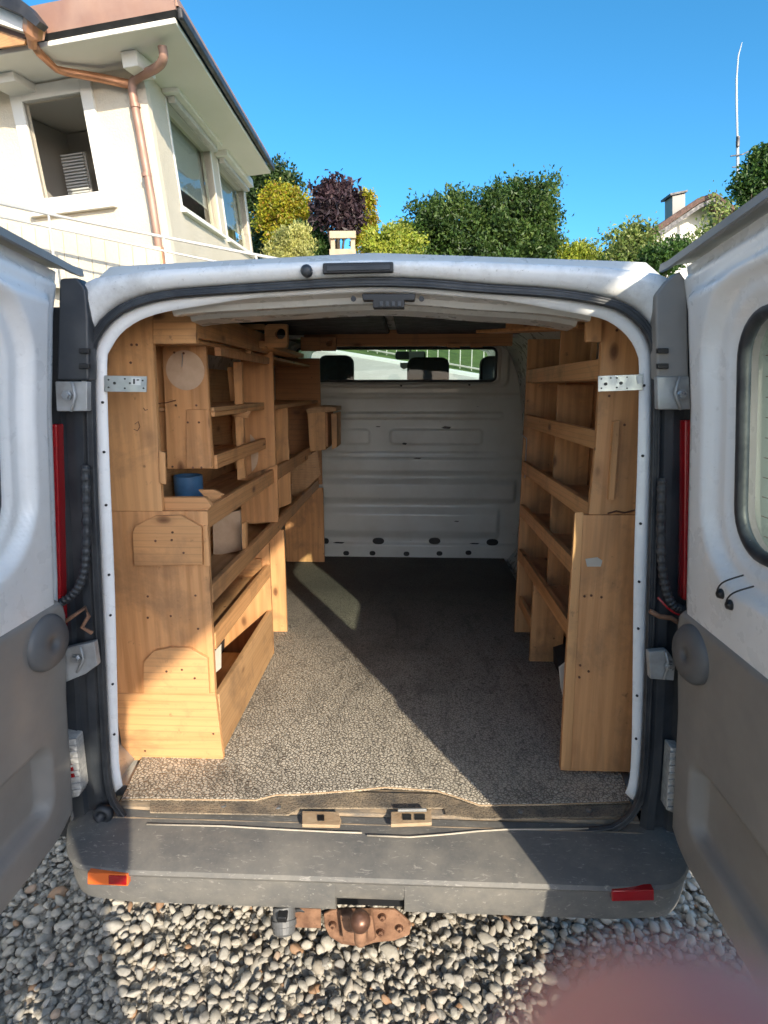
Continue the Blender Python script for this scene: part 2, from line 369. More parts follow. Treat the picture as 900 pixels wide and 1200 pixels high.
# --- flange between seal and load space
def fl(a): return -.025+.018*float(smooth01((math.sin(a)-.80)/.15))
def ringpart(name, m, d0, y0, d1, y1, a0, a1, n, solid=0.003):
    A = rang(a0, a1, n)
    return MB().grid([[(offs(a, d0)[0], y0, offs(a, d0)[1]) for a in A], [(offs(a, (d0+fl(a))/2)[0], (y0+y1)/2, offs(a, (d0+fl(a))/2)[1]) for a in A], [(offs(a, fl(a))[0], y1, offs(a, fl(a))[1]) for a in A]]).build(name, m, van, smooth=True, solid=solid)
ringpart('opening_flange', 'paint', 0.006, 1.396, -0.025, 1.400, -42, 222, 200)
for sgn in (-1, 1):              # rivet holes down the flange
    for k in range(7):
        z = 0.80+k*0.145+random.uniform(-.035, .035); a = math.atan2(z-CZ, sgn*0.65); p = offs(a, -0.014)
        MB().lathe([(0.0032, 0), (0.0032, 0.003)], 10, (p[0], 1.394, p[1]), (0, 1, 0)).build('flange_hole', 'black', van)
# --- seal
A = [2*math.pi*i/220 for i in range(220)]
MB().tube([(offs(a, 0.010)[0], 1.385, offs(a, 0.010)[1]) for a in A], 0.0095, 10, True).build('door_seal', 'black_rubber', van, smooth=True)
for d, y in ((0.0165, 1.379), (0.004, 1.377)):
    MB().tube([(offs(a, d)[0], y, offs(a, d)[1]) for a in A], 0.0035, 6, True).build('seal_lip', 'black_rubber', van, smooth=True)
# --- pillars beside the opening, their shade put into a dark material
def xop(z, sgn): 
    best = 0
    for i in range(len(opl)):
        (x1, z1), (x2, z2) = opl[i-1], opl[i]
        if min(z1, z2) <= z <= max(z1, z2) and z1 != z2:
            x = x1+(x2-x1)*(z-z1)/(z2-z1)
            if x*sgn > 0: best = max(best, abs(x))
    return best
def Xd(z): return float(np.interp(z, [.50, .9, 1.2, 1.61, 1.82, 1.95, 2.05], [.812, .79, .76, .727, .70, .67, .66]))
for sgn in (-1, 1):
    rows = []
    for z in np.linspace(0.45, 1.84, 40):
        xi = max(xop(max(z, .64), sgn), .5)+0.02; xo = 0.87-0.10*max(0, (z-1.3)/.6)
        w = xo-xi
        rows.append([(sgn*xi, 1.40, z), (sgn*(xi+.012), 1.388, z), (sgn*(xi+.03), 1.388, z), (sgn*(xi+.036), 1.402, z), (sgn*(xi+.06), 1.402, z), (sgn*(xi+.066), 1.39, z), (sgn*xo, 1.395, z), (sgn*(xo+.01), 1.43, z)])
    MB().grid(rows).build('shaded_pillar', 'dark_plastic', van, solid=0.004, smooth=False)
# upper corner caps
cap = [(69,326),(90,325),(100,338),(103,372),(104,446),(66,446)]
MB().prism([atY(u, v, 1.352) for u, v in cap], (0, .04, 0)).build('corner_cap', 'dark_plastic', van, 0.006)
cap = [(768,345),(780,330),(797,317),(806,330),(808,446),(770,446)]
MB().prism([atY(u, v, 1.352) for u, v in cap], (0, .04, 0)).build('corner_cap', 'grey_trim', van, 0.006)  # lighter grey than the left cap: sunlight put into the colour
for u0, u1 in ((92, 104), (771, 784)):
    for v0 in (408, 426): plate('cap_rib', 'black', van, [(u0,v0),(u1,v0),(u1,v0+6),(u0,v0+6)], 1.342, .012)
# fuel-tank-side release loop on the left corner
MB().tube([atY(u, v, 1.38) for u, v in ((117,364),(108,366),(103,372),(103,385),(107,391))], 0.0028, 8).build('corner_gasket', 'paint', van, smooth=True)

# --- hinges
def hinge(px, bolt, y):
    h = MB().prism([atY(u, v, y) for u, v in px], (0, .02, 0)).build('hinge', 'hinge', van, 0.003)
    p = atY(*bolt, y-0.004)
    MB().lathe([(0.012, -0.004), (0.012, 0.0), (0.008, 0.001), (0.008, -0.012)][::-1], 6, p, (0, 1, 0)).build('bolt', 'steel', h)
    return h
def fold(px, y): return MB().tube([atY(u, v, y) for u, v in px], 0.0035, 6).build('hinge_fold', 'hinge', van, smooth=True)
hinge([(64,447),(102,447),(102,482),(66,482)], (79,463), 1.345); fold([(84,448),(88,464),(83,482)], 1.338)
hinge([(770,441),(808,441),(810,480),(771,480)], (798,462), 1.345); fold([(797,441),(791,460),(798,480)], 1.338)
hinge([(76,760),(110,752),(114,780),(100,790),(76,800)], (90,771), 1.345); fold([(94,758),(98,772),(90,788)], 1.338)
hinge([(760,764),(782,762),(792,776),(790,798),(762,796)], (784,780), 1.345); fold([(780,764),(784,780),(778,796)], 1.338)
# check strap and wires above the lower hinge
MB().tube([atY(u, v, 1.34) for u, v in ((74,730),(86,722),(100,712),(104,722),(96,735),(108,742))], 0.005, 7).build('check_strap', 'rust', van, smooth=True)
MB().tube([atY(u, v, 1.34) for u, v in ((762,716),(772,722),(786,724),(796,730))], 0.006, 7).build('check_strap', 'rust', van, smooth=True)
MB().tube([atY(u, v, 1.33) for u, v in ((771,700),(782,712),(790,718),(800,722))], 0.0025, 6).build('wire', 'red', van, smooth=True)
# ribbed wiring conduits
def conduit(px, y, r0=0.011):
    pts = catmull([tuple(atY(u, v, y)) for u, v in px], 16); rr = [r0*(1.0 if (i//2) % 2 else 0.80) for i in range(len(pts))]
    return MB().tube(pts, rr, 10).build('wiring_conduit', 'black_rubber', van, smooth=False)
conduit([(100,545),(101,590),(101,640),(98,672),(88,694),(72,706)], 1.362)
conduit([(776,560),(775,600),(775,650),(779,685),(788,708),(800,714)], 1.362)
# --- lights
for sgn, uu in ((-1, (60, 73)), (1, (799, 812))):
    x1 = 0.0
    pts = []
    if sgn < 0: px = [(54,497),(66,497),(69,600),(71,690),(72,748),(56,748)]
    else: px = [(803,492),(814,492),(811,600),(809,704),(801,704),(802,600)]
    tl = MB().prism([atY(u, v, 1.362) for u, v in px], (0, .032, 0)).build('tail_light', 'red', van, 0.004)
    for k in range(18):
        v = px[0][1]+14+k*11.0; plate('lens_rib', 'red', tl, [(px[0][0]+2.5, v), (px[1][0]-2.5, v), (px[1][0]-2.5, v+5.5), (px[0][0]+2.5, v+5.5)], 1.3595, .003, .0008)
px = [(66,862),(88,866),(95,925),(92,934),(68,940)]
rl = MB().prism([atY(u, v, 1.355) for u, v in px], (0, .04, 0)).build('reversing_light', 'clear_lens', van, 0.004)
plate('fog_lens', 'red', rl, [(71,900),(84,896),(87,912),(72,918)], 1.351, .006)
for k in range(9): plate('lens_rib', 'clear_lens', rl, [(68, 868+k*7.6), (89+k*.7, 866+k*7.4), (89+k*.7, 868.5+k*7.4), (68, 870.5+k*7.6)], 1.350, .004, 0)
rl = MB().prism([atY(u, v, 1.355) for u, v in [(786,876),(800,878),(800,958),(781,950)]], (0, .04, 0)).build('reversing_light', 'clear_lens', van, 0.004)
for k in range(9): plate('lens_rib', 'clear_lens', rl, [(785-k*.3, 882+k*8), (800, 882+k*8), (800, 885+k*8), (785-k*.3, 885+k*8)], 1.350, .004, 0)
# plug in the left corner
p = atY(118, 958, 1.355)
MB().lathe([(0.026, 0.02), (0.026, 0.006), (0.020, 0.0), (0.012, 0.004), (0.010, 0.012)][::-1], 20, p, (0, 1, 0)).build('corner_buffer', 'black_rubber', van, smooth=True)

# --- outer body
def sect(Y, top=0.0): 
    h = [(.83,.30),(.885,.60),(.90,1.0),(.875,1.40),(.81,1.72),(.755,1.85),(.70,1.925+top*.8),(.60,1.955+top),(.3,1.972+top),(0,1.98+top)]
    return [(-x, Y, z) for x, z in h] + [(x, Y, z) for x, z in h[::-1][1:]]
rear = [(x*(0.975 if abs(x) > .5 else 1), 1.425, z-(0.045 if z > 1.9 else 0.02 if z > 1.8 else 0)) for x, _, z in sect(0)]
MB().grid([rear, sect(1.60), sect(2.6, .02), sect(3.95, .03)]).build('body_side_and_roof', 'paint', van, smooth=True, solid=0.004)
roofc = [p for p in sect(3.95, .03)][5:-5]
MB().grid([roofc, [(x, 4.95, z) for x, _, z in roofc]]).build('cab_roof', 'paint', van, smooth=True, solid=0.02)
for sgn in (-1, 1):
    MB().grid([[(sgn*.83, y, .30), (sgn*.885, y, .60), (sgn*.90, y, 1.0), (sgn*.885, y, 1.22)] for y in (3.95, 5.0, 5.8, 6.2)]).build('cab_side', 'paint', van, smooth=True, solid=0.01)
    MB().tube([(sgn*.74, 4.93, 1.96), (sgn*.80, 5.35, 1.60), (sgn*.86, 5.85, 1.2)], 0.035, 8).build('windscreen_pillar', 'paint', van, smooth=True)
    MB().tube([(sgn*.76, 4.0, 1.92), (sgn*.86, 4.0, 1.5), (sgn*.89, 4.0, 1.2)], 0.04, 8).build('cab_pillar', 'paint', van, smooth=True)
    MB().grid([[(sgn*.875, 4.0, 1.2), (sgn*.875, 5.8, 1.2)], [(sgn*.76, 4.0, 1.92), (sgn*.745, 4.95, 1.93)]]).build('side_window', 'window_glass', van, solid=0.004)
    for yw in (2.35, 5.45):
        w = MB().lathe([(.20,-.09),(.31,-.10),(.325,-.06),(.325,.06),(.31,.10),(.20,.09)], 32, (sgn*.78, yw, .322), (1, 0, 0)).build('wheel', 'tyre', van, smooth=False)
        MB().lathe([(.05,-.085),(.205,-.085),(.205,.085),(.05,.085)], 24, (sgn*.78, yw, .322), (1, 0, 0)).build('wheel_rim', 'steel', w)
MB().grid([[(-.72, 4.95, 1.965), (0, 4.93, 2.0), (.72, 4.95, 1.965)], [(-.85, 5.85, 1.2), (0, 5.95, 1.2), (.85, 5.85, 1.2)]]).build('windscreen', 'clear_glass', van, solid=0.005)
MB().grid([[(-.86, 5.83, 1.2), (.86, 5.83, 1.2)], [(-.84, 6.3, 1.02), (.84, 6.3, 1.02)], [(-.82, 6.42, .8), (.82, 6.42, .8)], [(-.82, 6.42, .3), (.82, 6.42, .3)]]).build('bonnet', 'paint', van, smooth=True, solid=0.01)
box('dashboard', 'dark_plastic', van, -.84, .84, 5.2, 5.8, .8, 1.18, .03)
box('cab_floor', 'dark_plastic', van, -.84, .84, 3.87, 5.9, .44, .50, 0)
# --- load space lining (painted steel)
def inner(a, Y):
    S_ = [(.715,.52),(.80,.62),(.825,1.1),(.80,1.5),(.765,1.72),(.71,1.87),(.62,1.94),(0,1.965)]
    poly = S_ + [(-x, z) for x, z in S_[::-1]]; r = radial(poly, a) or .8
    return (CX+r*math.cos(a), Y, CZ+r*math.sin(a))
A = rang(-42, 222, 140)
MB().grid([[(offs(a, -.004)[0], 1.405, offs(a, -.004)[1]) for a in A], [inner(a, 1.47) for a in A], [inner(a, 2.6) for a in A], [inner(a, 3.86) for a in A]]).build('load_space_lining', 'paint_inside', van, smooth=True, solid=0.003)
# header beam behind the opening
zt = lambda x: np.interp(x, *zip(*sorted([(p[0], p[1]) for p in opl if p[1] > 1.75])))
rows = []
for y, dz in ((1.404, -.007), (1.44, -.012), (1.452, -.024), (1.475, -.024), (1.487, -.016), (1.56, -.014), (1.57, -.024), (1.655, -.028), (1.67, -.018), (1.72, -.014), (1.74, .02), (1.76, .07)):
    rows.append([(x, y, zt(x)+dz) for x in np.linspace(-.47, .50, 40)])
MB().grid(rows).build('header_beam', 'paint_inside', van, smooth=False, solid=0.003, bevel=0)
# latch keeper in the header
lk = MB().prism([atY(u, v, 1.380) for u, v in ((424,344),(487,344),(486,352),(474,352),(474,361),(437,361),(437,352),(425,352))], (0, .03, 0)).build('upper_latch', 'black', van, 0.002)
for u in (445, 452, 459, 466): plate('latch_tooth', 'dark_plastic', lk, [(u,353),(u+4,353),(u+4,359),(u,359)], 1.375, .008, 0.0005)
for u in (414, 494): MB().lathe([(.006, 0), (.006, .004)], 12, atY(u, 350, 1.392), (0, 1, 0)).build('header_hole', 'black', van)
# roof lining pads and bows
for x0, x1 in ((-.64, -.015), (.02, .64)):
    MB().box(x0, x1, 1.78, 3.15, 1.925, 1.955).build('roof_pad', 'lining', van, 0.012)
for y in (1.86, 3.25): box('roof_bow', 'paint_inside', van, -.66, .66, y-.035, y+.035, 1.915, 1.952, .008)
box('roof_pad', 'lining', van, -.60, .60, 3.32, 3.70, 1.925, 1.955, .012)

# --- bulkhead
YB = 3.85
def zY(v, Y=YB, u=490): return atY(u, v, Y).z
wz0, wz1, wx0, wx1 = zY(446.5), zY(408.5), -.62, atY(581, 425, YB).x
ribs = [(zY(464), .014, .006, 9, 0), (zY(487), .022, .010, .62, 0), (zY(532), .014, .008, .60, 0), (zY(545), .060, .020, .76, 1), (zY(575), .075, .030, .72, 1), (zY(612), .095, .026, .62, 1)]
def bn(x, z):
    n = 0.0
    for zc, hw, amp, xm, kind in ribs:
        f = 1-smooth01((abs(z-zc)-hw*.5)/(hw*.7)); g = 1-smooth01((abs(x-.04)-xm)/.03); n += amp*f*g
    for zc, hz in ((zY(512), .055),):
        for xc, hx in ((-.36, .20), (.26, .30)): n += .006*smooth01(-sdr(x, z, xc, zc, hx, hz, .03)/.018)
    n += .022*smooth01(-(sdr(x, z, (wx0+wx1)/2, (wz0+wz1)/2, (wx1-wx0)/2+.09, (wz1-wz0)/2+.045, .06))/.02)
    n -= .016*smooth01(-(sdr(x, z, (wx0+wx1)/2, (wz0+wz1)/2, (wx1-wx0)/2+.03, (wz1-wz0)/2+.02, .04))/.012)
    n += .018*smooth01((.66-z)/.02)
    return n
nx, nz = 230, 230; xs = np.linspace(-.83, .83, nx); zs = np.linspace(.52, 1.96, nz)
mb = MB(); mb.v = [(x, YB-bn(x, z), z) for z in zs for x in xs]
for i in range(nz-1):
    for j in range(nx-1):
        xc, zc = (xs[j]+xs[j+1])/2, (zs[i]+zs[i+1])/2
        if sdr(xc, zc, (wx0+wx1)/2, (wz0+wz1)/2, (wx1-wx0)/2, (wz1-wz0)/2, .03) < -.004: continue
        mb.f.append((i*nx+j, i*nx+j+1, (i+1)*nx+j+1, (i+1)*nx+j))
bh = mb.build('bulkhead', 'bulkhead', van, smooth=True)
def rrect(ca, cz, ha, hz, r, n=8):
    out = []
    for sx, sz, a0 in ((1, 1, 0), (-1, 1, 90), (-1, -1, 180), (1, -1, 270)):
        for k in range(n+1):
            a = R(a0+90*k/n); out.append((ca+sx*(ha-r)+r*math.cos(a), cz+sz*(hz-r)+r*math.sin(a)))
    return out
wl = rrect((wx0+wx1)/2, (wz0+wz1)/2, (wx1-wx0)/2, (wz1-wz0)/2, .03)
MB().tube([(x, YB-.012, z) for x, z in wl], .008, 8, True).build('window_seal', 'black_rubber', bh, smooth=True)
MB().prism([(x, YB-.008, z) for x, z in wl], (0, .004, 0)).build('window_pane', 'clear_glass', bh)
for u, v, a, b_ in ((443.4,634,7,4),(509.3,634,7,4),(577,635.5,7,4),(382,634,3.5,3.5),(405.7,648.3,3.6,2.8),(436.5,648.3,3.6,2.8),(476.4,649,3.6,2.8),(515,648.6,3.6,2.8),(549,647.7,3.6,2.8)):
    c = atY(u, v, YB-.02); k = YB/700/1.0
    MB().prism([(c.x+a*k*math.copysign(abs(math.cos(t))**.7, math.cos(t)), YB-.0215, c.z+b_*k*math.sin(t)) for t in [2*math.pi*i/16 for i in range(16)]], (0, .004, 0)).build('drain_hole', 'black', bh)
for u, v, w_, h_ in ((523,501,6,1.6),(474,520,3,1.4),(489,537,5,.7),(470,452,1.5,1.2),(550,451,1.5,1.2),(443,500,3,.6),(535,611,3,.7),(487,636,0,0),(397,636,7,1.0),(556,637,6,.8)):
    if w_: plate('paint_chip', 'black', bh, [(u-w_,v),(u-w_*.3,v-h_),(u+w_,v-h_*.5),(u+w_*.6,v+h_),(u-w_*.5,v+h_*.7)], YB-bn(atY(u, v, YB).x, atY(u, v, YB).z)-.0035, .002, 0)
# --- cab seats, mirror
for u, v0, w in ((393, 416, 40), (502, 418.5, 48), (588, 417, 46)):
    Y = 4.3; c = atY(u, v0, Y); hw = w/2*Y/700
    ztop = c.z
    prof = rrect(c.x, ztop-.11, hw, .11, .055, 5)
    st = MB().prism([(x, Y, z) for x, z in prof], (0, .11, 0)).build('headrest', 'seat', van, .02, seg=3)
    MB().prism([(x, Y+.02, z) for x, z in rrect(c.x, ztop-.62, hw+.09, .36, .08, 5)], (0, .13, 0)).build('seat_back', 'seat', van, .02, seg=3)
    for d in (-.06, .06): MB().tube([(c.x+d, Y+.06, ztop-.2), (c.x+d, Y+.06, ztop-.30)], .007, 8).build('headrest_post', 'steel', van)
    box('seat_cushion', 'seat', van, c.x-hw-.09, c.x+hw+.09, Y+.1, Y+.6, ztop-1.05, ztop-.90, .03)
    box('seat_base', 'dark_plastic', van, c.x-hw-.03, c.x+hw+.03, Y+.12, Y+.5, .50, ztop-1.05, .01)
c = atY(481, 416.5, 4.86)
rm = MB().prism([(x, 4.86, z) for x, z in rrect(c.x, c.z, .12, .031, .02, 4)], (0, .03, 0)).build('rear_view_mirror', 'grey_trim_light', van, .006)
MB().tube([(c.x, 4.88, c.z+.02), (c.x, 4.93, c.z+.09)], .008, 8).build('mirror_stalk', 'black', rm)
plate('paper_tag', 'slat', van, [(479,412),(497,412),(497,437),(480,436)], 4.84, .002, 0)
plate('vignette_sticker', 'tape', van, [(469,425),(478,425),(478,431),(473,433),(469,430)], 4.95, .002, 0)

# --- sill, threshold and floor pan
box('floor_pan', 'paint_inside', van, -.80, .80, 1.50, 3.85, .50, .535, 0)
m, nt, b = newmat('threshold_plastic'); co = coords(nt)
vo = N(nt, 'ShaderNodeTexVoronoi', i_Scale=190.0); L(nt, co, vo.inputs['Vector'])
c = mixc(nt, ramp(nt, noise(nt, co, 9, 8, 0.7), [(0.36, 0.1), (0.66, 0.9)]), (0.10, 0.095, 0.088), (0.42, 0.33, 0.225))
c = mixc(nt, ramp(nt, vo.outputs['Distance'], [(0.2, 0.6), (0.5, 0.0)]), c, (0.03, 0.03, 0.03))
L(nt, c, b.inputs['Base Color']); b.inputs['Roughness'].default_value = 0.75; bump(nt, b, vo.outputs['Distance'], 0.6, 0.002); M['threshold'] = m
m, nt, b = newmat('dusty_sill'); co = coords(nt)
c = mixc(nt, ramp(nt, noise(nt, coords(nt, (4, 14, 14)), 3, 8, 0.7), [(0.35, 0.0), (0.6, 1.0)]), (0.13, 0.125, 0.115), (0.40, 0.30, 0.20))
L(nt, c, b.inputs['Base Color']); b.inputs['Roughness'].default_value = 0.85; bump(nt, b, noise(nt, co, 120, 6), 0.4, 0.003); M['dusty_sill'] = m
rows = []
for y, z in ((1.352, .500), (1.36, .524), (1.375, .530), (1.386, .526), (1.394, .514), (1.402, .514), (1.41, .536), (1.425, .539), (1.50, .541)):
    rows.append([(x, y, z-(.0 if abs(x) < .66 else 0)) for x in np.linspace(-.705, .705, 30)])
MB().grid(rows).build('rear_sill', 'dusty_sill', van, solid=.004)
MB().tube([atZ(u, v, .533) for u, v in ((172,966),(260,968),(330,972),(392,975),(424,976))], .0022, 8).build('sill_trim', 'seal_tan', van, smooth=True)
MB().tube([atZ(u, v, .533) for u, v in ((430,979),(480,981),(520,978),(560,974),(592,972),(690,971))], .0022, 8).build('sill_trim', 'seal_tan', van, smooth=True)
# perforated threshold strip (with the step round the latch)
th = [(176,953),(176,938),(305,939),(345,932),(420,930),(515,932),(558,946),(735,944),(728,958),(560,961),(523,956),(520,948),(352,948),(338,956)]
MB().prism([atZ(u, v, .5445) for u, v in th], (0, 0, .004)).build('threshold_strip', 'threshold', van)
for u, v in ((262,944),(326,946),(610,951),(690,950)):
    MB().lathe([(.008, 0), (.008, .002), (.004, .0035)], 14, atZ(u, v, .5485)).build('threshold_rivet', 'steel', van)
for px, holes in (([(354,950),(396,951),(400,960),(398,967),(354,966)], [(376, 958, 4)]), ([(458,951),(505,949),(506,964),(458,966)], [(477, 957, 5), (492, 957, 6)])):
    pl = MB().prism([atZ(u, v, .552) for u, v in px], (0, 0, -.010)).build('lower_latch_plate', 'rust_dust', van, .002)
    for u, v, r in holes: MB().prism([atZ(u+dx, v+dy, .5545) for dx, dy in ((-r,-3),(r,-3),(r,3),(-r,3))], (0, 0, -.004)).build('latch_slot', 'black', pl)
    if len(holes) > 1: MB().bar(atZ(466,949.5,.562), atZ(500,949,.562), .008, .008).build('latch_bar', 'hinge', pl, .002)

# --- bumper
prof = [(1.40,.532),(1.345,.530),(1.30,.520),(1.245,.510),(1.228,.504),(1.222,.496),(1.226,.488),(1.232,.482),(1.240,.420),(1.248,.392),(1.262,.378),(1.33,.372),(1.40,.38)]
def bump_at(x):
    s_ = max(0, (abs(x)-.60)/.20); dy = .02*min(s_, 1)+.16*max(0, (abs(x)-.70)/.14)**2.2
    out = []
    for i, (y, z) in enumerate(prof):
        yy = y+dy*(1 if i < 13 else 0); zz = z
        if abs(x) < .085 and i in (8, 9, 10, 11, 12): zz = max(z, .425 if i > 8 else .440)
        out.append((x, yy, zz))
    return out
xs = sorted(set(list(np.linspace(-.60, .60, 50)) + [-.0852, -.0848, .0848, .0852] + [s*(.60+.225*k/22) for k in range(1, 23) for s in (-1, 1)]))
MB().grid([bump_at(x) for x in xs]).build('bumper', 'bumper', van, smooth=False, solid=0.0, bevel=0.0).data.shade_smooth()
bpo = [o for o in van.children if o.name.startswith('bumper')][0]
md = bpo.modifiers.new('e', 'EDGE_SPLIT'); md.split_angle = R(28)
for sgn in (-1, 1):
    MB().grid([[(sgn*.822, 1.62, z), (sgn*.825, 1.50, z), (sgn*.82, 1.38, z)] for z in (.40, .46, .53, .60)]).build('bumper_end', 'bumper', van, smooth=True, solid=.004)
r_ = MB().prism([atY(u, v, 1.219) for u, v in ((102,1023),(150,1025),(150,1039),(102,1037))], (0, .02, 0)).build('bumper_reflector', 'orange', van, .003)
plate('reflector_half', 'red', r_, [(127,1026.5),(148,1027),(148,1037.5),(127,1036.5)], 1.2165, .004, .001)
MB().prism([atY(u, v, 1.219) for u, v in ((717,1044),(767,1043),(767,1056),(717,1057))], (0, .02, 0)).build('bumper_reflector', 'red', van, .003)
box('notch_shade', 'black', van, -.6, .6, 1.268, 1.375, .386, .485, 0)  # black box added behind the bumper notch to stand for its shade
box('underbody', 'black', van, -.78, .78, 1.42, 6.2, .30, .44, 0)
# --- tow bar
tb = MB().prism([atY(u, v, 1.29) for u, v in ((379,1072),(390,1067),(414,1066),(462,1067),(472,1074),(482,1084),(480,1096),(462,1103),(440,1105),(424,1110),(400,1107),(386,1098),(380,1086))], (0, .010, 0)).build('tow_bar', 'rust', van, .003)
tb.data.shade_smooth()
MB().bar((-.30, 1.38, .40), (.30, 1.38, .40), .06, .06).build('cross_tube', 'rust', tb, .006)
MB().prism([atY(u, v, 1.262) for u, v in ((398,1074),(436,1074),(440,1102),(424,1108),(402,1104))], (0, .028, 0)).build('ball_flange', 'rust', tb, .004)
c = atY(422, 1080, 1.19)
MB().lathe([(.007,-.0255),(.0135,-.0215),(.0205,-.0145),(.0245,-.005),(.025,.002),(.0235,.010),(.0190,.0170),(.0125,.0215),(.0075,.0235),(.0070,.0240)], 32, c).build('tow_ball', 'ball', tb, smooth=True)
MB().tube(catmull([tuple(c-Vector((0,0,.020))), tuple(c-Vector((0,0,.042))), tuple(c+Vector((0,.012,-.066))), tuple(c+Vector((0,.05,-.078))), tuple(c+Vector((0,.08,-.060)))], 5), 0.0150, 16).build('ball_neck', 'rust', tb, smooth=True)
for u, v in ((390,1084),(446,1093),(448,1075),(468,1088)):
    MB().lathe([(.0075,-.006),(.0075,0)][::-1], 6, atY(u, v, 1.283), (0, 1, 0)).build('tow_bolt', 'rust', tb, .0015)
    MB().lathe([(.010,-.0012),(.010,.002)][::-1], 20, atY(u, v, 1.286), (0, 1, 0)).build('washer', 'ball', tb)
    MB().lathe([(.0035,-.010),(.0035,0)][::-1], 12, atY(u, v, 1.285), (0, 1, 0)).build('bolt_end', 'ball', tb)
MB().prism([atY(u, v, 1.283) for u, v in ((404,1090),(412,1090),(412,1101),(404,1101))], (0, .002, 0)).build('plate_hole', 'black', tb)
MB().prism([atY(u, v, 1.30) for u, v in ((342,1064),(376,1066),(376,1088),(346,1087))], (0, .004, 0)).build('socket_plate', 'rust', tb, .001)
sk = MB().lathe([(.020,-.040),(.028,-.036),(.0285,-.010),(.031,-.008),(.031,.004),(.0285,.006),(.027,.020),(.018,.026),(.004,.028)], 24, atY(333, 1082, 1.25), (0.1, -.55, -.80)).build('trailer_socket', 'grey_trim_light', tb, smooth=False)
MB().box(atY(333,1082,1.25).x-.012, atY(333,1082,1.25).x+.012, 1.225, 1.25, atY(333,1070,1.25).z-.004, atY(333,1070,1.25).z+.012).build('socket_hinge', 'black', sk, .003)
MB().tube(catmull([tuple(atY(u, v, y)) for u, v, y in ((336,1072,1.27),(350,1066,1.30),(372,1070,1.31),(396,1064,1.33))], 6), .005, 8).build('socket_cable', 'black_rubber', tb, smooth=True)
# --- brake light and washer on the header
plate('brake_light', 'black', van, [(378,308),(461,306.5),(461,319),(378,321)], 1.353, .012, .003)
plate('brake_light_lens', 'dark_plastic', van, [(383,311.5),(457,310),(457,316),(383,317.5)], 1.350, .004, .001)
MB().lathe([(.004,-.008),(.010,-.006),(.013,0),(.013,.012)], 16, atY(359, 317, 1.357), (0, 1, 0)).build('washer_nozzle', 'dark_plastic', van, smooth=True)

# --- rear doors
DW, YH = .85, 1.385
def zb(a):
    r = .15; q = .10; z = .50
    if a < r: z += r-math.sqrt(max(0, r*r-(r-a)**2))
    if a > DW-q: z += q-math.sqrt(max(0, q*q-(a-DW+q)**2))
    return z
def ztp(a): return 1.915+.075*a/DW
WA, WZ, WHA, WHZ, WR = .475, 1.572, .262, .218, .085
def nd(a, z):
    de = min(a, DW-a, z-zb(a), ztp(a)-z); n = .026*smooth01((de-.014)/.022)
    dw = sdr(a, z, WA, WZ, WHA, WHZ, WR)
    n += .022*smooth01((de-.058)/.030)*(1 if z > 1.1 else smooth01((z-1.0)/.1))
    n -= .026*smooth01((.080-dw)/.024)
    n -= .012*smooth01((.03-dw)/.012)
    if z < 1.14: n = n+(.006-n)*smooth01((1.14-z)/.04)*smooth01((de-.03)/.02)
    return n
def D(sgn, a, z, n): return (sgn*(Xd(z)+(.028 if sgn < 0 else 0)-n), YH-a, z)
avals = sorted(set([0, .001, .003, .006, .01, .015] + list(np.linspace(.02, DW-.02, 110)) + [DW-.015, DW-.01, DW-.006, DW-.003, DW-.001, DW]))
fv = np.linspace(0, 1, 150)
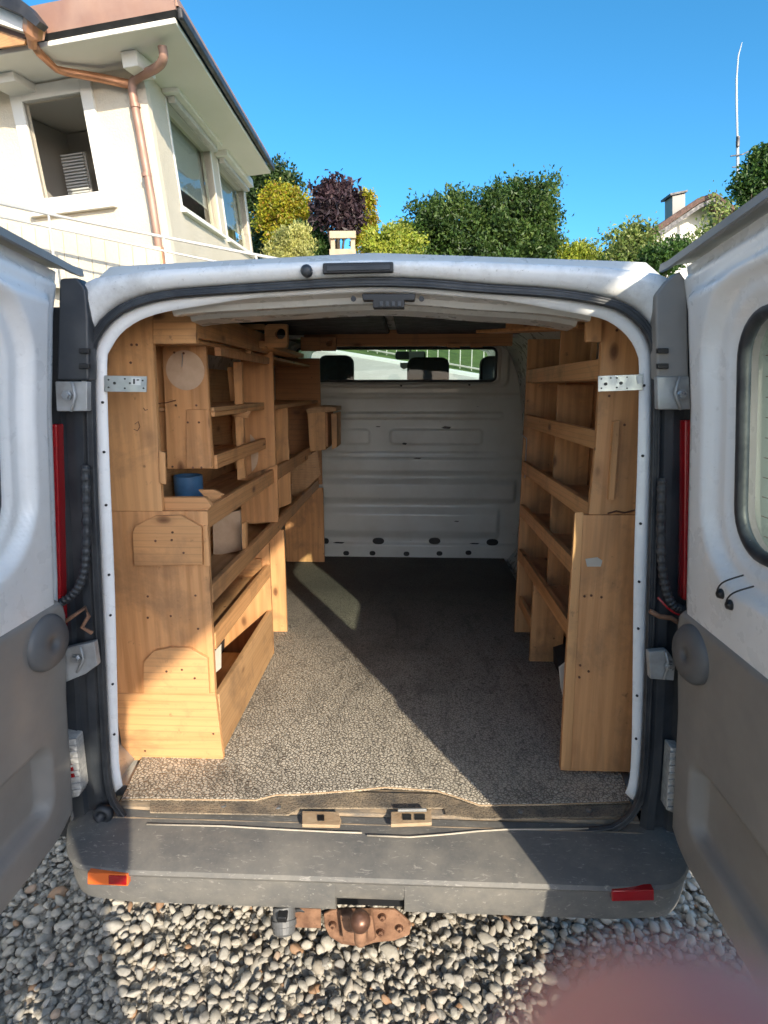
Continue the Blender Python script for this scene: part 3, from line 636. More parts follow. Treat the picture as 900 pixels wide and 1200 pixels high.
for sgn in (-1, 1):
    def dgrid(nf, hole):
        mb = MB(); na = len(avals)
        P = [[(a, zb(a)+f*(ztp(a)-zb(a))) for a in avals] for f in fv]
        mb.v = [D(sgn, a, z, nf(a, z)) for r_ in P for a, z in r_]
        for i in range(len(fv)-1):
            for j in range(na-1):
                ac = (P[i][j][0]+P[i+1][j+1][0])/2; zc = (P[i][j][1]+P[i+1][j+1][1])/2
                if sdr(ac, zc, WA, WZ, WHA, WHZ, WR) < hole: continue
                mb.f.append((i*na+j, i*na+j+1, (i+1)*na+j+1, (i+1)*na+j))
        return mb, P
    mb, P = dgrid(nd, -.006)
    door = mb.build('rear_door', 'paint', van, smooth=True)
    door['label'] = 'right rear door opened towards the viewer' if sgn > 0 else 'left rear door opened towards the viewer'
    mb, P = dgrid(lambda a, z: -.045, -.006)
    per = [P[0][j] for j in range(len(avals))] + [P[i][-1] for i in range(1, len(fv))] + [P[-1][j] for j in range(len(avals)-2, -1, -1)] + [P[i][0] for i in range(len(fv)-2, 0, -1)]
    o = len(mb.v); mb.v += [D(sgn, a, z, 0.0005) for a, z in per] + [D(sgn, a, z, -.045) for a, z in per]; k = len(per)
    mb.f += [(o+i, o+(i+1) % k, o+k+(i+1) % k, o+k+i) for i in range(k)]
    mb.build('door_skin', 'paint', door, smooth=False)
    # top weather lip
    t = [D(sgn, a, ztp(a)+.004, .012) for a in (-.035, 0, .3, .6, DW)]
    MB().grid([[D(sgn, a, ztp(max(a, 0))+h, n) for a in (-.04, 0, .3, .6, DW)] for n, h in ((.040, -.004), (.036, .010), (-.055, .022))]).build('door_top_lip', 'grey_trim', door, solid=.008, smooth=False)
    # window
    wl = rrect(WA, WZ, WHA, WHZ, WR, 8)
    ws = MB().tube([D(sgn, a, z, .006) for a, z in wl], .0125, 8, True).build('window_seal', 'black_rubber', door, smooth=True)
    wl2 = rrect(WA, WZ, WHA-.004, WHZ-.004, WR, 8)
    MB().prism([D(sgn, a, z, -.018) for a, z in wl2], (sgn*.004, 0, 0)).build('window_pane', 'window_glass', door)
    for k in range(11):
        z = 1.385+k*.037; da = .012 if k in (0, 10) else 0
        MB().tube([D(sgn, WA-WHA+.03+da, z, -.0165), D(sgn, WA+WHA-.03-da, z, -.0165)], .0007, 4).build('heating_wire', 'rust', door)
    # grey lower trim with its pocket
    ta = np.linspace(.035, DW-.03, 90); tf = np.linspace(0, 1, 80); rows = []
    def tt(a): return 1.172-.10*(1-smooth01((a-.035)/.05))**3 if a < .085 else 1.172
    for f in tf:
        row = []
        for a in ta:
            z0 = zb(a)+.035; z1 = tt(a)+.03*math.sin(3*(a-.2))*0; z = z0+f*(z1-z0)
            e = min(f*(z1-z0), (1-f)*(z1-z0), a-.035, DW-.03-a)
            n = .028+.026*smooth01(e/.012)
            n -= .034*smooth01(-sdr(a, z, .44, .735, .315, .10, .05)/.025)
            row.append(D(sgn, a, z, n))
        rows.append(row)
    tr = MB().grid(rows).build('door_trim', 'grey_trim', door, smooth=True)
    # round cover of the check strap
    c = Vector(D(sgn, .135, 1.088, .050))
    MB().lathe([(.066,0),(.066,.012),(.058,.022),(.03,.027),(.012,.028),(.010,.024)], 32, c, (-sgn, -.12, .0)).build('strap_cover', 'grey_trim_light', door, smooth=True)
    if sgn > 0:
        for a0, z0 in ((.235, 1.262), (.27, 1.252)):
            MB().tube(catmull([D(sgn, a0, z0, .050), D(sgn, a0+.01, z0+.012, .062), D(sgn, a0+.03, z0+.035, .06), D(sgn, a0+.05, z0+.055, .035)], 6), .0016, 6).build('window_cable', 'black', door, smooth=True)
            MB().lathe([(.010,-.004),(.010,.006),(.005,.010)], 10, D(sgn, a0, z0, .048), (-sgn, 0, .3)).build('cable_grommet', 'black', door)
# ================================================================== load space floor covering
m, nt, b = newmat('hammered_rubber'); co = coords(nt)
vo = N(nt, 'ShaderNodeTexVoronoi', feature='DISTANCE_TO_EDGE', i_Scale=100.0); L(nt, co, vo.inputs['Vector'])
cell = ramp(nt, vo.outputs['Distance'], [(0.02, 0.0), (0.16, 1.0)])
dust = ramp(nt, noise(nt, co, 2.2, 8, 0.62, 0.5), [(0.22, 0.2), (0.52, 1.0)])
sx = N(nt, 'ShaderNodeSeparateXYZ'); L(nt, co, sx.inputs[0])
near_lit_dust = N(nt, 'ShaderNodeMapRange'); near_lit_dust.inputs[1].default_value = 1.4; near_lit_dust.inputs[2].default_value = 3.2; near_lit_dust.inputs[3].default_value = 1.0; near_lit_dust.inputs[4].default_value = 0.08  # more dust towards the doorway; shade further in is coloured in too
L(nt, sx.outputs['Y'], near_lit_dust.inputs[0])
mu = N(nt, 'ShaderNodeMath', operation='MULTIPLY'); L(nt, dust, mu.inputs[0]); L(nt, near_lit_dust.outputs[0], mu.inputs[1])
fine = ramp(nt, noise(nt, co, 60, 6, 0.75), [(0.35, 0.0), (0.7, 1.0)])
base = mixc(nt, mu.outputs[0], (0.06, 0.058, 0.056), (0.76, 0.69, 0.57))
mf = N(nt, 'ShaderNodeMath', operation='MULTIPLY', i_1=0.22); L(nt, near_lit_dust.outputs[0], mf.inputs[0])
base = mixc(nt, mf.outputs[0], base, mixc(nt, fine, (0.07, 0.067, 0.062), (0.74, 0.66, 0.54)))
mu2 = N(nt, 'ShaderNodeMath', operation='MULTIPLY', i_1=0.62); inv = N(nt, 'ShaderNodeMath', operation='SUBTRACT', i_0=1.0); L(nt, cell, inv.inputs[1]); L(nt, inv.outputs[0], mu2.inputs[0])
base = mixc(nt, mu2.outputs[0], base, (0.03, 0.024, 0.018))
base = mixc(nt, ramp(nt, noise(nt, coords(nt, (1, .35, 1)), 26, 7, 0.75), [(0.66, 0.0), (0.72, 0.6)]), base, (0.30, 0.26, 0.21))
sc_ = ramp(nt, noise(nt, coords(nt, (1.6, .5, 1)), 5.0, 9, 0.75, 1.5), [(0.52, 0.0), (0.66, 0.5)])
base = mixc(nt, sc_, base, (0.075, 0.07, 0.062))
base = mixc(nt, ramp(nt, noise(nt, co, 150, 3, 0.6), [(0.70, 0.0), (0.74, 0.8)]), base, (0.62, 0.50, 0.34))
L(nt, base, b.inputs['Base Color']); b.inputs['Roughness'].default_value = 0.72
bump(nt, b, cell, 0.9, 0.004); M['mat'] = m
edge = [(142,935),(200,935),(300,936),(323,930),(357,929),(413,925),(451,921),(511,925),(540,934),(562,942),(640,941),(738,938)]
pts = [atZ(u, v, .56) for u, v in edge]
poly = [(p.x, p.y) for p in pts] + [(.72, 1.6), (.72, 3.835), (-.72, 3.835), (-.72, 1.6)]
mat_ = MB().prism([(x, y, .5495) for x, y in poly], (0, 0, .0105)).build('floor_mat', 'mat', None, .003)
tag(mat_, 'dusty black hammered rubber mat covering the load space floor', 'floor mat')
MB().tube([(p.x, p.y-.002, .557) for p in pts], .0022, 6).build('mat_edge', 'rust_dust', mat_, smooth=True)

# ================================================================== left rack
XL = -.476
lr = thing('wooden_rack', 'home made pine and plywood shelving along the left wall of the load space', 'shelving', (-.6, 2.6, .56))
def lp(name, m, px, Y, th, bv=.0015): return plate(name, m, lr, px, Y, th, bv)
# front end
YF = 1.60
lp('end_board', 'wz', [(120,405),(126,385),(142,369),(162,360),(179,358),(179,403),(184,500),(190,599),(125,599),(122,560)], YF, .019)
lp('top_block', 'wx', [(179.4,358),(229,357),(229.5,402.5),(179.4,403)], YF-.003, .022)
lp('end_board', 'wz', [(125,599.3),(243,599.3),(246,690.4),(252,812),(133,812)], YF, .019)
lp('end_board', 'wx', [(133,812.4),(252,812.4),(262,892),(145,891)], YF-.001, .019)
lp('reinforcing_plate', 'wx', [(155,624),(159,616),(181,605),(212,604),(236,618),(237,662),(157,663)], YF-.015, .014)
lp('reinforcing_plate', 'wx', [(168,776),(180,763),(200,759),(222,760),(243,772),(245,813),(168,813)], YF-.015, .014)
lp('edge_strip', 'wz', [(237.5,616),(243,616),(246,664),(239,664)], YF-.007, .006)
lp('small_batten', 'wz', [(186,528),(193,531),(194,568),(187,566)], YF-.012, .010)
def bracket(par, px, slots, Y):
    br = MB().prism([atY(u, v, Y) for u, v in px], (0, .003, 0)).build('angle_bracket', 'steel', par, .0006)
    for u, v, r in slots:
        MB().lathe([(r, 0), (r, .002)], 10, atY(u, v, Y-.0015), (0, 1, 0)).build('bracket_hole', 'black', br)
    return br
br = bracket(lr, [(122,440),(172,441),(171.5,459.5),(122,459)], [(127,445,.0022),(127,454,.0022),(134,449,.0034),(146,444,.002),(146,455,.002),(167,446,.002),(168,455,.002),(152,449,.0022)], 1.392)
plate('bracket_label', 'slat', br, [(154,442.5),(165,443),(165,451.5),(154,451)], 1.3905, .001, 0)
plate('bracket_mark', 'black', br, [(156,444),(158,444),(158,450),(156,450)], 1.3897, .0006, 0)
plate('bracket_mark', 'black', br, [(160,444.5),(163,444.5),(163,446),(160,446)], 1.3897, .0006, 0)
def screws(par, pts, Y, r=.0035):
    for u, v in pts: MB().lathe([(r, 0), (r, .0015), (r*.3, .0016)], 8, atY(u, v, Y-.0012), (0, 1, 0)).build('screw', 'ball', par)
screws(lr, [(154,404),(160,404),(153,425),(173,699),(229,698),(173,724),(200,722),(232,737),(228,773),(170,880),(250,860)], YF)
screws(lr, [(201,633),(215,648),(182,634),(202,624)], YF-.015); screws(lr, [(195,787),(213,785),(228,795)], YF-.015)
for px in (((158,497),(162,494),(164,500),(161,505),(157,503)), ((168,478),(170,481),(173,480))):
    MB().tube([atY(u, v, YF-.001) for u, v in px], .0011, 5).build('pencil_mark', 'ball', lr)
# lips, shelves
def lipL(z0, z1, y0, y1, m='wy', x=XL): return box('shelf_lip', m, lr, x-.018, x, y0, y1, z0, z1, .002)
lipL(1.272, 1.330, 1.622, 3.46); lipL(1.050, 1.105, 1.622, 3.688); lipL(.905, .957, 1.622, 2.318)
lipL(.562, .760, 1.622, 2.318, 'ply')
XB = -.742
box('shelf', 'ply', lr, XB, XL-.0195, 1.622, 3.46, 1.268, 1.283)
box('shelf', 'ply', lr, XB, XL-.0195, 1.622, 3.70, 1.046, 1.060)
box('shelf', 'ply', lr, XB, XL-.0195, 1.622, 2.300, .896, .909)
box('shelf', 'ply', lr, XB, XL-.0195, 1.622, 2.300, .566, .578)
box('back_board', 'ply', lr, XB-.014, XB-.002, 1.622, 3.70, .566, 1.74, 0)
# lower dividers and posts
box('divider', 'wz', lr, XB, XL-.0005, 2.320, 2.338, .562, 1.045)
box('divider', 'wx', lr, XB, XL-.030, 2.300, 2.3185, .910, .985)
box('post', 'wz', lr, -.60, -.467, 2.560, 2.580, .562, 1.045)
box('end_board', 'wz', lr, -.70, -.452, 3.690, 3.708, .562, 1.045)
lp('pale_insert', 'tape', [(247,768),(259,755),(259,783),(247,794)], 1.70, .006)
# between the two upper lips
lp('divider', 'pale_spot', [(249,606),(281,598),(283,645),(250,652)], 2.10, .016)
lp('divider', 'wz', [(281.6,560),(325,545),(326,612),(282.6,614)], 2.45, .016)
lp('edge_strip', 'wz', [(283,614),(287.5,612),(288,646),(284,649)], 2.02, .03)
lp('divider', 'ply', [(288,616),(323,600),(318,620),(291,640)], 2.60, .012)
lp('divider', 'wz', [(325,553),(340,547),(341,590),(326,596)], 2.80, .016)
lp('divider', 'ply', [(341,545),(372,528),(376,556),(342,592)], 3.30, .012)
lp('edge_lath', 'wx', [(189,583),(240,583),(248,593),(243,598.5),(190,598.5)], 1.625, .022)
lp('edge_lath', 'wx', [(232,574),(251,574),(262,580),(248,592),(240,583)], 1.78, .015)
# hanging cubby behind the end board
cub = lp('cubby_front', 'wz', [(190,403),(240.5,403),(249.5,549.5),(196,549.5)], 1.80, .018)
for k in range(1):
    c = atY(217, 434, 1.7985)
    MB().prism([(c.x+.058*math.cos(t), 1.7985, c.z+.058*math.sin(t)) for t in [2*math.pi*i/32 for i in range(32)]], (0, .004, 0)).build('pale_disc', 'pale_spot', cub)
lp('cubby_slat', 'wz', [(218,480),(244,480),(248,549),(218,549)], 1.792, .006)
lp('cubby_batten', 'wz', [(180,405),(192,405),(196,530),(188,528)], 1.84, .018)
screws(lr, [(204,413),(215,414),(206,475),(230,475),(220,495),(233,495),(202,547),(226,548),(236,548)], 1.792)
MB().tube([atY(u, v, 1.794) for u, v in ((182,473),(195,472),(206,469))], .0016, 5).build('wire_hook', 'ball', cub)
MB().tube([atY(u, v, 1.785) for u, v in ((213,430),(214,420),(213,414))], .0012, 5).build('nail', 'steel', cub)
box('cubby_shelf', 'wy', lr, XB, XL-.03, 1.82, 2.46, 1.415, 1.430)
box('cubby_shelf', 'ply', lr, XB, XL-.03, 1.82, 2.46, 1.590, 1.603)
box('shelf_lip', 'wy', lr, XL-.048, XL-.030, 1.82, 2.46, 1.4305, 1.458)
box('shelf_lip', 'wy', lr, XL-.048, XL-.030, 1.82, 2.46, 1.575, 1.589)
box('rail_board', 'wy', lr, XL-.024, XL-.004, 1.622, 2.45, 1.795, 1.868)
box('rail_board', 'wred', lr, XL-.020, XL-.0, 1.82, 2.45, 1.755, 1.780)
box('top_shelf', 'wy', lr, -.66, XL-.026, 1.622, 3.60, 1.782, 1.794)
# tall batten and tall panel
lp('batten', 'wz', [(273,424),(283,424),(287,560),(278,563)], 2.20, .02)
lp('batten', 'wz', [(266,430),(272,430),(276,470),(270,470)], 2.28, .02)
tp = lp('tall_divider', 'wz', [(281,405),(319,405),(325,606),(288,606)], 2.50, .019)
c = atY(289, 531, 2.498)
MB().prism([(c.x+.05*math.cos(t), 2.4985, c.z+.085*math.sin(t)) for t in [-1.2+2.4*i/16 for i in range(17)]], (0, .003, 0)).build('pale_disc', 'pale_spot', tp)
lp('small_bracket', 'wx', [(272,478),(294,482),(290,490),(272,488)], 2.19, .01)
# far cubbies
box('far_divider', 'wz', lr, XB, XL, 2.78, 2.798, 1.284, 1.57)
box('shelf', 'wy', lr, XB, XL, 2.52, 3.72, 1.572, 1.590)
box('end_board', 'wred', lr, XB, XL+.012, 3.74, 3.758, 1.06, 1.84)
fb = lp('small_box', 'wz', [(360,484),(381,482),(382,527),(363,530)], 3.36, .25, .003)
MB().box(-.385, -.37, 3.37, 3.62, 1.335, 1.525).build('box_side', 'wred', lr, .003)
lp('box_lid', 'ply', [(358,480),(372,476),(394,477),(394,482),(360,485)], 3.36, .26)
lp('box_side', 'wz', [(388,485),(395,484),(395,524),(389,527)], 3.40, .2, .003)
# blocks for long goods under the roof
Y = 2.30; a_ = atY(278, 380, Y); b_ = atY(311, 408, Y); c_ = atY(337, 407, Y)
cr = box('carrier_block', 'wx', lr, a_.x, b_.x-.001, Y, Y+.04, a_.z-.018, a_.z, .001)
box('carrier_block', 'wx', lr, a_.x, b_.x-.001, Y, Y+.04, b_.z, b_.z+.026, .001)
box('carrier_block', 'wx', lr, a_.x, a_.x+.022, Y, Y+.04, b_.z+.0265, a_.z-.0185, .001)
MB().box(a_.x+.024, a_.x+.048, Y+.02, Y+.035, b_.z+.027, a_.z-.019).build('green_felt', pm('green_felt', (.06, .16, .09), rough=.9), lr)
hc = atY(328.5, 391, Y)
plate_hole('holed_block', 'wx', lr, b_.x, c_.x, c_.z, a_.z, Y-.004, Y+.03, hc.x, hc.z, .020)
box('carrier_rail', 'wy', lr, c_.x-.16, c_.x-.06, Y+.045, 3.0, c_.z-.004, c_.z+.014, .002)
lp('carrier_lip', 'wx', [(256,406),(294,406),(294,417),(256,416)], 2.20, .02)
Y = 3.05; a_ = atY(352, 395, Y); b_ = atY(376, 411, Y); c_ = atY(394, 411, Y)
box('carrier_block', 'wred', lr, a_.x, b_.x-.001, Y, Y+.04, b_.z, a_.z, .002)
hc = atY(386, 402.5, Y); plate_hole('holed_block', 'wred', lr, b_.x, c_.x, c_.z, a_.z, Y-.004, Y+.03, hc.x, hc.z, .016)
cross = box('cross_board', 'wred', None, atY(352, 395, 3.0).x, atY(605, 395, 3.0).x, 3.10, 3.13, zY(405.5, 3.1), zY(386, 3.1), .003)
tag(cross, 'reddish wooden board spanning the load space below the roof in front of the bulkhead window', 'board')
for u0, u1 in ((524, 539), (551, 566)):
    plate('board_cleat', 'wred', cross, [(u0,402),(u1,402),(u1,407),(u0,407)], 3.085, .014, .001)

# ================================================================== blue cup
cp = atZ(222, 583, 1.284)
cup = MB(); n = 32; prof = [(.0,.003),(.043,.003),(.046,.0),(.048,.004),(.049,.078),(.046,.080),(.0445,.078),(.043,.010),(0,.010)]
cup.lathe([(max(r, .0005), h) for r, h in prof], n, (cp.x, cp.y, 1.2835)).build('blue_cup', 'blue_plastic', None, smooth=False).data.shade_smooth()
cupo = bpy.data.objects['blue_cup']; cupo.modifiers.new('e', 'EDGE_SPLIT').split_angle = R(35)
tag(cupo, 'empty blue plastic cup on the shelf of the left rack', 'cup')

# ================================================================== right rack
rr = thing('wooden_rack', 'home made pine shelving with low lips along the right wall of the load space', 'shelving', (.65, 2.1, .56))
def rp(name, m, px, Y, th, bv=.0015): return plate(name, m, rr, px, Y, th, bv)
YR = 1.565
rp('end_board', 'wz', [(703,358),(727,361),(746,372),(758,388),(764,412),(766,450),(764,520),(762,603),(690,603),(699,515),(705,400)], YR, .019)
rp('end_board', 'wz', [(675,603.6),(760,603.6),(757,760),(748,905),(657,903),(665,760)], YR-.002, .021)
rp('edge_strip', 'wz', [(674,600.5),(684,600.5),(669,903),(657,903),(664.5,760)], YR-.006, .0035)
rp('top_block', 'wz', [(687.5,365),(706,365),(704.8,400.5),(687,400.5)], YR-.020, .018)
rp('corner_gusset', 'wx', [(655,373),(687,360),(703,361),(703,370),(687,376),(660,378)], YR+.03, .018)
rp('batten', 'wz', [(719,494),(727,492.5),(720,586),(713,586)], YR-.015, .014)
br = bracket(rr, [(701,440.5),(753.5,438.5),(753.5,457),(701,459)], [(710,450,.0038),(728,449,.0038),(705,444,.0018),(705,455,.0018),(716,443,.0016),(723,443,.0018),(723,454,.0018),(735,442,.0016),(735,455,.0018)], 1.392)
plate('bracket_label', 'slat', br, [(746,440),(752,440),(752,450),(747,450)], 1.3905, .001, 0)
screws(rr, [(723,387),(737,386),(714,464),(732,498),(728,700),(742,617),(692,617)], YR)
screws(rr, [(685,699),(693,698),(705,700),(680,780),(690,787),(679,794)], YR-.006)
MB().tube([atY(u, v, YR-.004) for u, v in ((712,602),(722,599),(732,601),(744,598))], .0022, 5).build('wire_hook', 'ball', rr)
rp('pale_smear', 'tape', [(686,655),(700,653),(706,657),(704,664),(688,664)], YR-.0035, .0012, 0)
XR = .575
for zt_, h, y1 in ((1.735, .052, 2.60), (1.552, .050, 2.60), (1.355, .052, 2.60), (1.165, .050, 2.60), (.965, .050, 2.60)):
    box('shelf_lip', 'wy', rr, XR, XR+.018, 1.588, y1-.02, zt_-h, zt_, .002)
    box('shelf', 'ply', rr, XR+.0185, .742, 1.588, y1-.02, zt_-h-.003, zt_-h+.010)
box('shelf_lip', 'wy', rr, XR+.012, XR+.028, 2.322, 2.58, .70, .745, .002)
box('shelf', 'ply', rr, XR+.030, .742, 2.322, 2.58, .690, .702)
box('end_board', 'wz', rr, XR+.004, .742, 2.60, 2.618, .562, 1.86)
for z0, z1 in ((.918, 1.108), (1.120, 1.295), (1.308, 1.492), (1.506, 1.672), (1.686, 1.87)):
    box('divider', 'wz', rr, .617, .742, 2.20, 2.216, z0, z1)
box('low_divider', 'wz', rr, .589, .72, 2.30, 2.318, .562, .909)
box('back_board', 'wred', rr, .744, .756, 1.588, 2.60, .60, 1.74, 0)
box('post', 'wz', rr, .640, .654, 1.9, 1.92, 1.738, 1.88)
rp('pale_insert', 'tape', [(655,782),(663,776),(664,830),(657,806)], 1.66, .006)
# dangling hook on the far end board
MB().tube([atY(u, v, 2.59) for u, v in ((610,508),(617,514),(617,518),(615,560))], .0022, 6).build('hook_rod', 'steel', rr)
# long boards stored on top of the right rack
for i, (px, Y_) in enumerate((((585,377),(706,369),(706,379),(585,386)), 2.2), ) if False else ():
    pass
b1 = MB().bar(atY(596, 381, 2.3), atY(690, 377, 2.0), .03, .028).build('stored_board', 'wred', None, .002)
tag(b1, 'upper of two thin boards stored under the roof above the right rack', 'board')
b2 = MB().bar(atY(570, 389, 2.5), atY(692, 383, 2.0), .10, .012).build('stored_board', 'wx', None, .002)
tag(b2, 'lower of two thin boards stored under the roof above the right rack', 'board')
# ================================================================== ground
def hgt(x, y): return min(4.2, max(0.0, .30*(y-6.5)))
m, nt, b = newmat('ground'); co = coords(nt)
vo = N(nt, 'ShaderNodeTexVoronoi', i_Scale=26.0); L(nt, co, vo.inputs['Vector'])
st = mixc(nt, ramp(nt, vo.outputs['Distance'], [(0.3, 0.0), (0.7, 1.0)]), (0.46, 0.425, 0.365), (0.15, 0.135, 0.115))
gr = ramp(nt, noise(nt, co, 3.0, 9, 0.7), [(0.35, (0.055, 0.10, 0.022)), (0.6, (0.10, 0.165, 0.04)), (0.75, (0.17, 0.20, 0.07))])
sx = N(nt, 'ShaderNodeSeparateXYZ'); L(nt, co, sx.inputs[0])
th = N(nt, 'ShaderNodeMath', operation='GREATER_THAN', i_1=6.6); L(nt, sx.outputs['Y'], th.inputs[0])
L(nt, mixc(nt, th.outputs[0], st, gr), b.inputs['Base Color']); b.inputs['Roughness'].default_value = 0.95
bump(nt, b, noise(nt, co, 30, 6), 0.6, 0.03); M['ground'] = m
ys = [-300, -60, -20, -6, 0, 3, 6.5, 8, 10, 12, 14, 16, 18, 20.5, 26, 40, 120, 600]; xs = [-400, -100, -30, -12, -6, -3, 0, 3, 6, 12, 30, 100, 400]
g_ = MB().grid([[(x, y, hgt(x, y)-.012) for x in xs] for y in ys]).build('ground', 'ground', None, recalc=False)
tag(g_, 'gravel yard rising to a grass bank beyond the van', kind='structure')
NS = Vector((0, -.30, 1)).normalized(); PS = Vector((0, 6.5, 0))
dr = MB().prism([hit(u, v, PS, NS)+Vector((0, 0, .006)) for u, v in ((250,392),(330,406),(408,419),(480,431),(600,452),(660,462),(640,470),(250,470))], (0, 0, .03)).build('driveway', 'asphalt', None)
tag(dr, 'pale driveway climbing the bank beyond the windscreen', kind='structure')
kb = MB()
kp = [hit(u, v, PS, NS)+Vector((0, 0, .05)) for u, v in ((330,405),(408,418),(480,430),(600,451))]
tag(kb.tube(kp, .06, 6).build('driveway_kerb', 'slat', None), kind='structure')
# rod fence on the bank
a_, b_ = hit(380, 403, PS, NS), hit(610, 445, PS, NS)
fe = thing('rod_fence', 'white metal rod fence on the grass bank, seen through the cab windows', 'fence', tuple(a_))
MB().tube([a_+Vector((0, 0, .06)), b_+Vector((0, 0, .06))], .022, 6).build('rail', 'rail', fe)
MB().tube([a_+Vector((0, 0, 1.5)), b_+Vector((0, 0, 1.5))], .022, 6).build('rail', 'rail', fe)
for k in range(20):
    p = a_.lerp(b_, k/19); MB().tube([p, p+Vector((0, 0, 1.5))], .011, 5).build('rod', 'rail', fe)

# --- gravel stones (nobody could count them: one object)
def ico():
    t = (1+5**.5)/2; v = [(-1,t,0),(1,t,0),(-1,-t,0),(1,-t,0),(0,-1,t),(0,1,t),(0,-1,-t),(0,1,-t),(t,0,-1),(t,0,1),(-t,0,-1),(-t,0,1)]
    f = [(0,11,5),(0,5,1),(0,1,7),(0,7,10),(0,10,11),(1,5,9),(5,11,4),(11,10,2),(10,7,6),(7,1,8),(3,9,4),(3,4,2),(3,2,6),(3,6,8),(3,8,9),(4,9,5),(2,4,11),(6,2,10),(8,6,7),(9,8,1)]
    return np.array(v, float)/math.sqrt(1+t*t), f
def subd(v, f):
    v = [tuple(p) for p in v]; c = {}; nf = []
    def mid(a, b):
        k = (min(a, b), max(a, b))
        if k not in c: p = (np.array(v[a])+np.array(v[b])); v.append(tuple(p/np.linalg.norm(p))); c[k] = len(v)-1
        return c[k]
    for a, b, d in f:
        x, y, z = mid(a, b), mid(b, d), mid(d, a); nf += [(a, x, z), (b, y, x), (d, z, y), (x, y, z)]
    return np.array(v), nf
def variants(v, n):
    out = []
    for _ in range(n):
        p = v*rng.uniform(.95, 1.05, (len(v), 1))
        for _ in range(10):
            d = rng.normal(size=3); d /= np.linalg.norm(d); lim = rng.uniform(.48, .86); ov = np.maximum(0, p@d-lim); p = p-ov[:, None]*d*0.9
        out.append(p)
    return out
def rotm(n):
    q = rng.normal(size=(n, 4)); q /= np.linalg.norm(q, axis=1)[:, None]; w, x, y, z = q.T
    return np.stack([1-2*(y*y+z*z), 2*(x*y-z*w), 2*(x*z+y*w), 2*(x*y+z*w), 1-2*(x*x+z*z), 2*(y*z-x*w), 2*(x*z-y*w), 2*(y*z+x*w), 1-2*(x*x+y*y)], 1).reshape(n, 3, 3)
def stones(area, sp, s0, s1, vv, ff, zoff, zj):
    x0, x1, y0, y1, hole = area
    gx, gy = np.meshgrid(np.arange(x0, x1, sp), np.arange(y0, y1, sp)); px = np.stack([gx.ravel(), gy.ravel()], 1); px += rng.uniform(-.5, .5, px.shape)*sp*1.05
    if hole: px = px[~((px[:, 0] > hole[0]) & (px[:, 0] < hole[1]) & (px[:, 1] > hole[2]) & (px[:, 1] < hole[3]))]
    n = len(px); nv = len(vv[0]); sc = rng.uniform(s0, s1, (n, 1))**1.0*np.stack([rng.uniform(.95, 1.45, n), rng.uniform(.75, 1.05, n), rng.uniform(.5, .75, n)], 1)
    big = rng.random(n) < .06; sc[big] *= 1.45
    a = rng.uniform(0, 2*math.pi, n); t1 = rng.normal(0, .28, n); t2 = rng.normal(0, .28, n)
    ca, sa = np.cos(a), np.sin(a); RZ = np.zeros((n, 3, 3)); RZ[:, 0, 0] = ca; RZ[:, 0, 1] = -sa; RZ[:, 1, 0] = sa; RZ[:, 1, 1] = ca; RZ[:, 2, 2] = 1
    RX = np.zeros((n, 3, 3)); RX[:, 0, 0] = 1; RX[:, 1, 1] = np.cos(t1); RX[:, 1, 2] = -np.sin(t1); RX[:, 2, 1] = np.sin(t1); RX[:, 2, 2] = np.cos(t1)
    RY = np.zeros((n, 3, 3)); RY[:, 1, 1] = 1; RY[:, 0, 0] = np.cos(t2); RY[:, 0, 2] = np.sin(t2); RY[:, 2, 0] = -np.sin(t2); RY[:, 2, 2] = np.cos(t2)
    RR = RX@RY@RZ; base = np.stack(vv)[rng.integers(0, len(vv), n)]
    P = np.einsum('nij,nvj->nvi', RR, base*sc[:, None, :]); P[:, :, 0] += px[:, 0:1]; P[:, :, 1] += px[:, 1:2]; P[:, :, 2] += (zoff+rng.uniform(-zj, zj, n))[:, None]
    F = np.array(ff); FF = (F[None]+(np.arange(n)*nv)[:, None, None]).reshape(-1, 3)
    return P.reshape(-1, 3), FF
iv, if_ = ico(); sv, sf = subd(iv, if_)
parts_ = [stones((-2.2, 2.2, .35, 2.5, None), .021, .006, .012, variants(iv, 14), if_, -.010, .005),
          stones((-2.2, 2.2, .35, 2.5, None), .025, .009, .0165, variants(sv, 14), sf, -.006, .006),
          stones((-2.2, 2.2, .35, 2.5, None), .037, .008, .021, variants(sv, 14), sf, .006, .004),
          stones((-6, 6, -2.5, 6.3, (-2.2, 2.2, .35, 2.5)), .055, .022, .034, variants(iv, 10), if_, -.004, .006)]
V = np.concatenate([p for p, _ in parts_]); o = 0; FF = []
for p, f in parts_: FF.append(f+o); o += len(p)
FF = np.concatenate(FF)
def fastmesh(name, V, F, k, mat, parent=None, smooth=False):
    me = bpy.data.meshes.new(name); me.vertices.add(len(V)); me.vertices.foreach_set('co', V.astype(np.float32).ravel())
    me.loops.add(len(F)*k); me.loops.foreach_set('vertex_index', F.astype(np.int32).ravel())
    me.polygons.add(len(F)); me.polygons.foreach_set('loop_start', np.arange(0, len(F)*k, k, dtype=np.int32))
    me.polygons.foreach_set('use_smooth', np.full(len(F), smooth)); me.update(calc_edges=True)
    me.materials.append(mat if not isinstance(mat, str) else M[mat]); ob = bpy.data.objects.new(name, me); C.objects.link(ob)
    if parent:
        ob.parent = parent
        if parent.type == 'EMPTY': ob.matrix_parent_inverse = Matrix.Translation(-parent.location)
    return ob
m, nt, b = newmat('gravel_stone'); co = coords(nt); ge = N(nt, 'ShaderNodeNewGeometry')
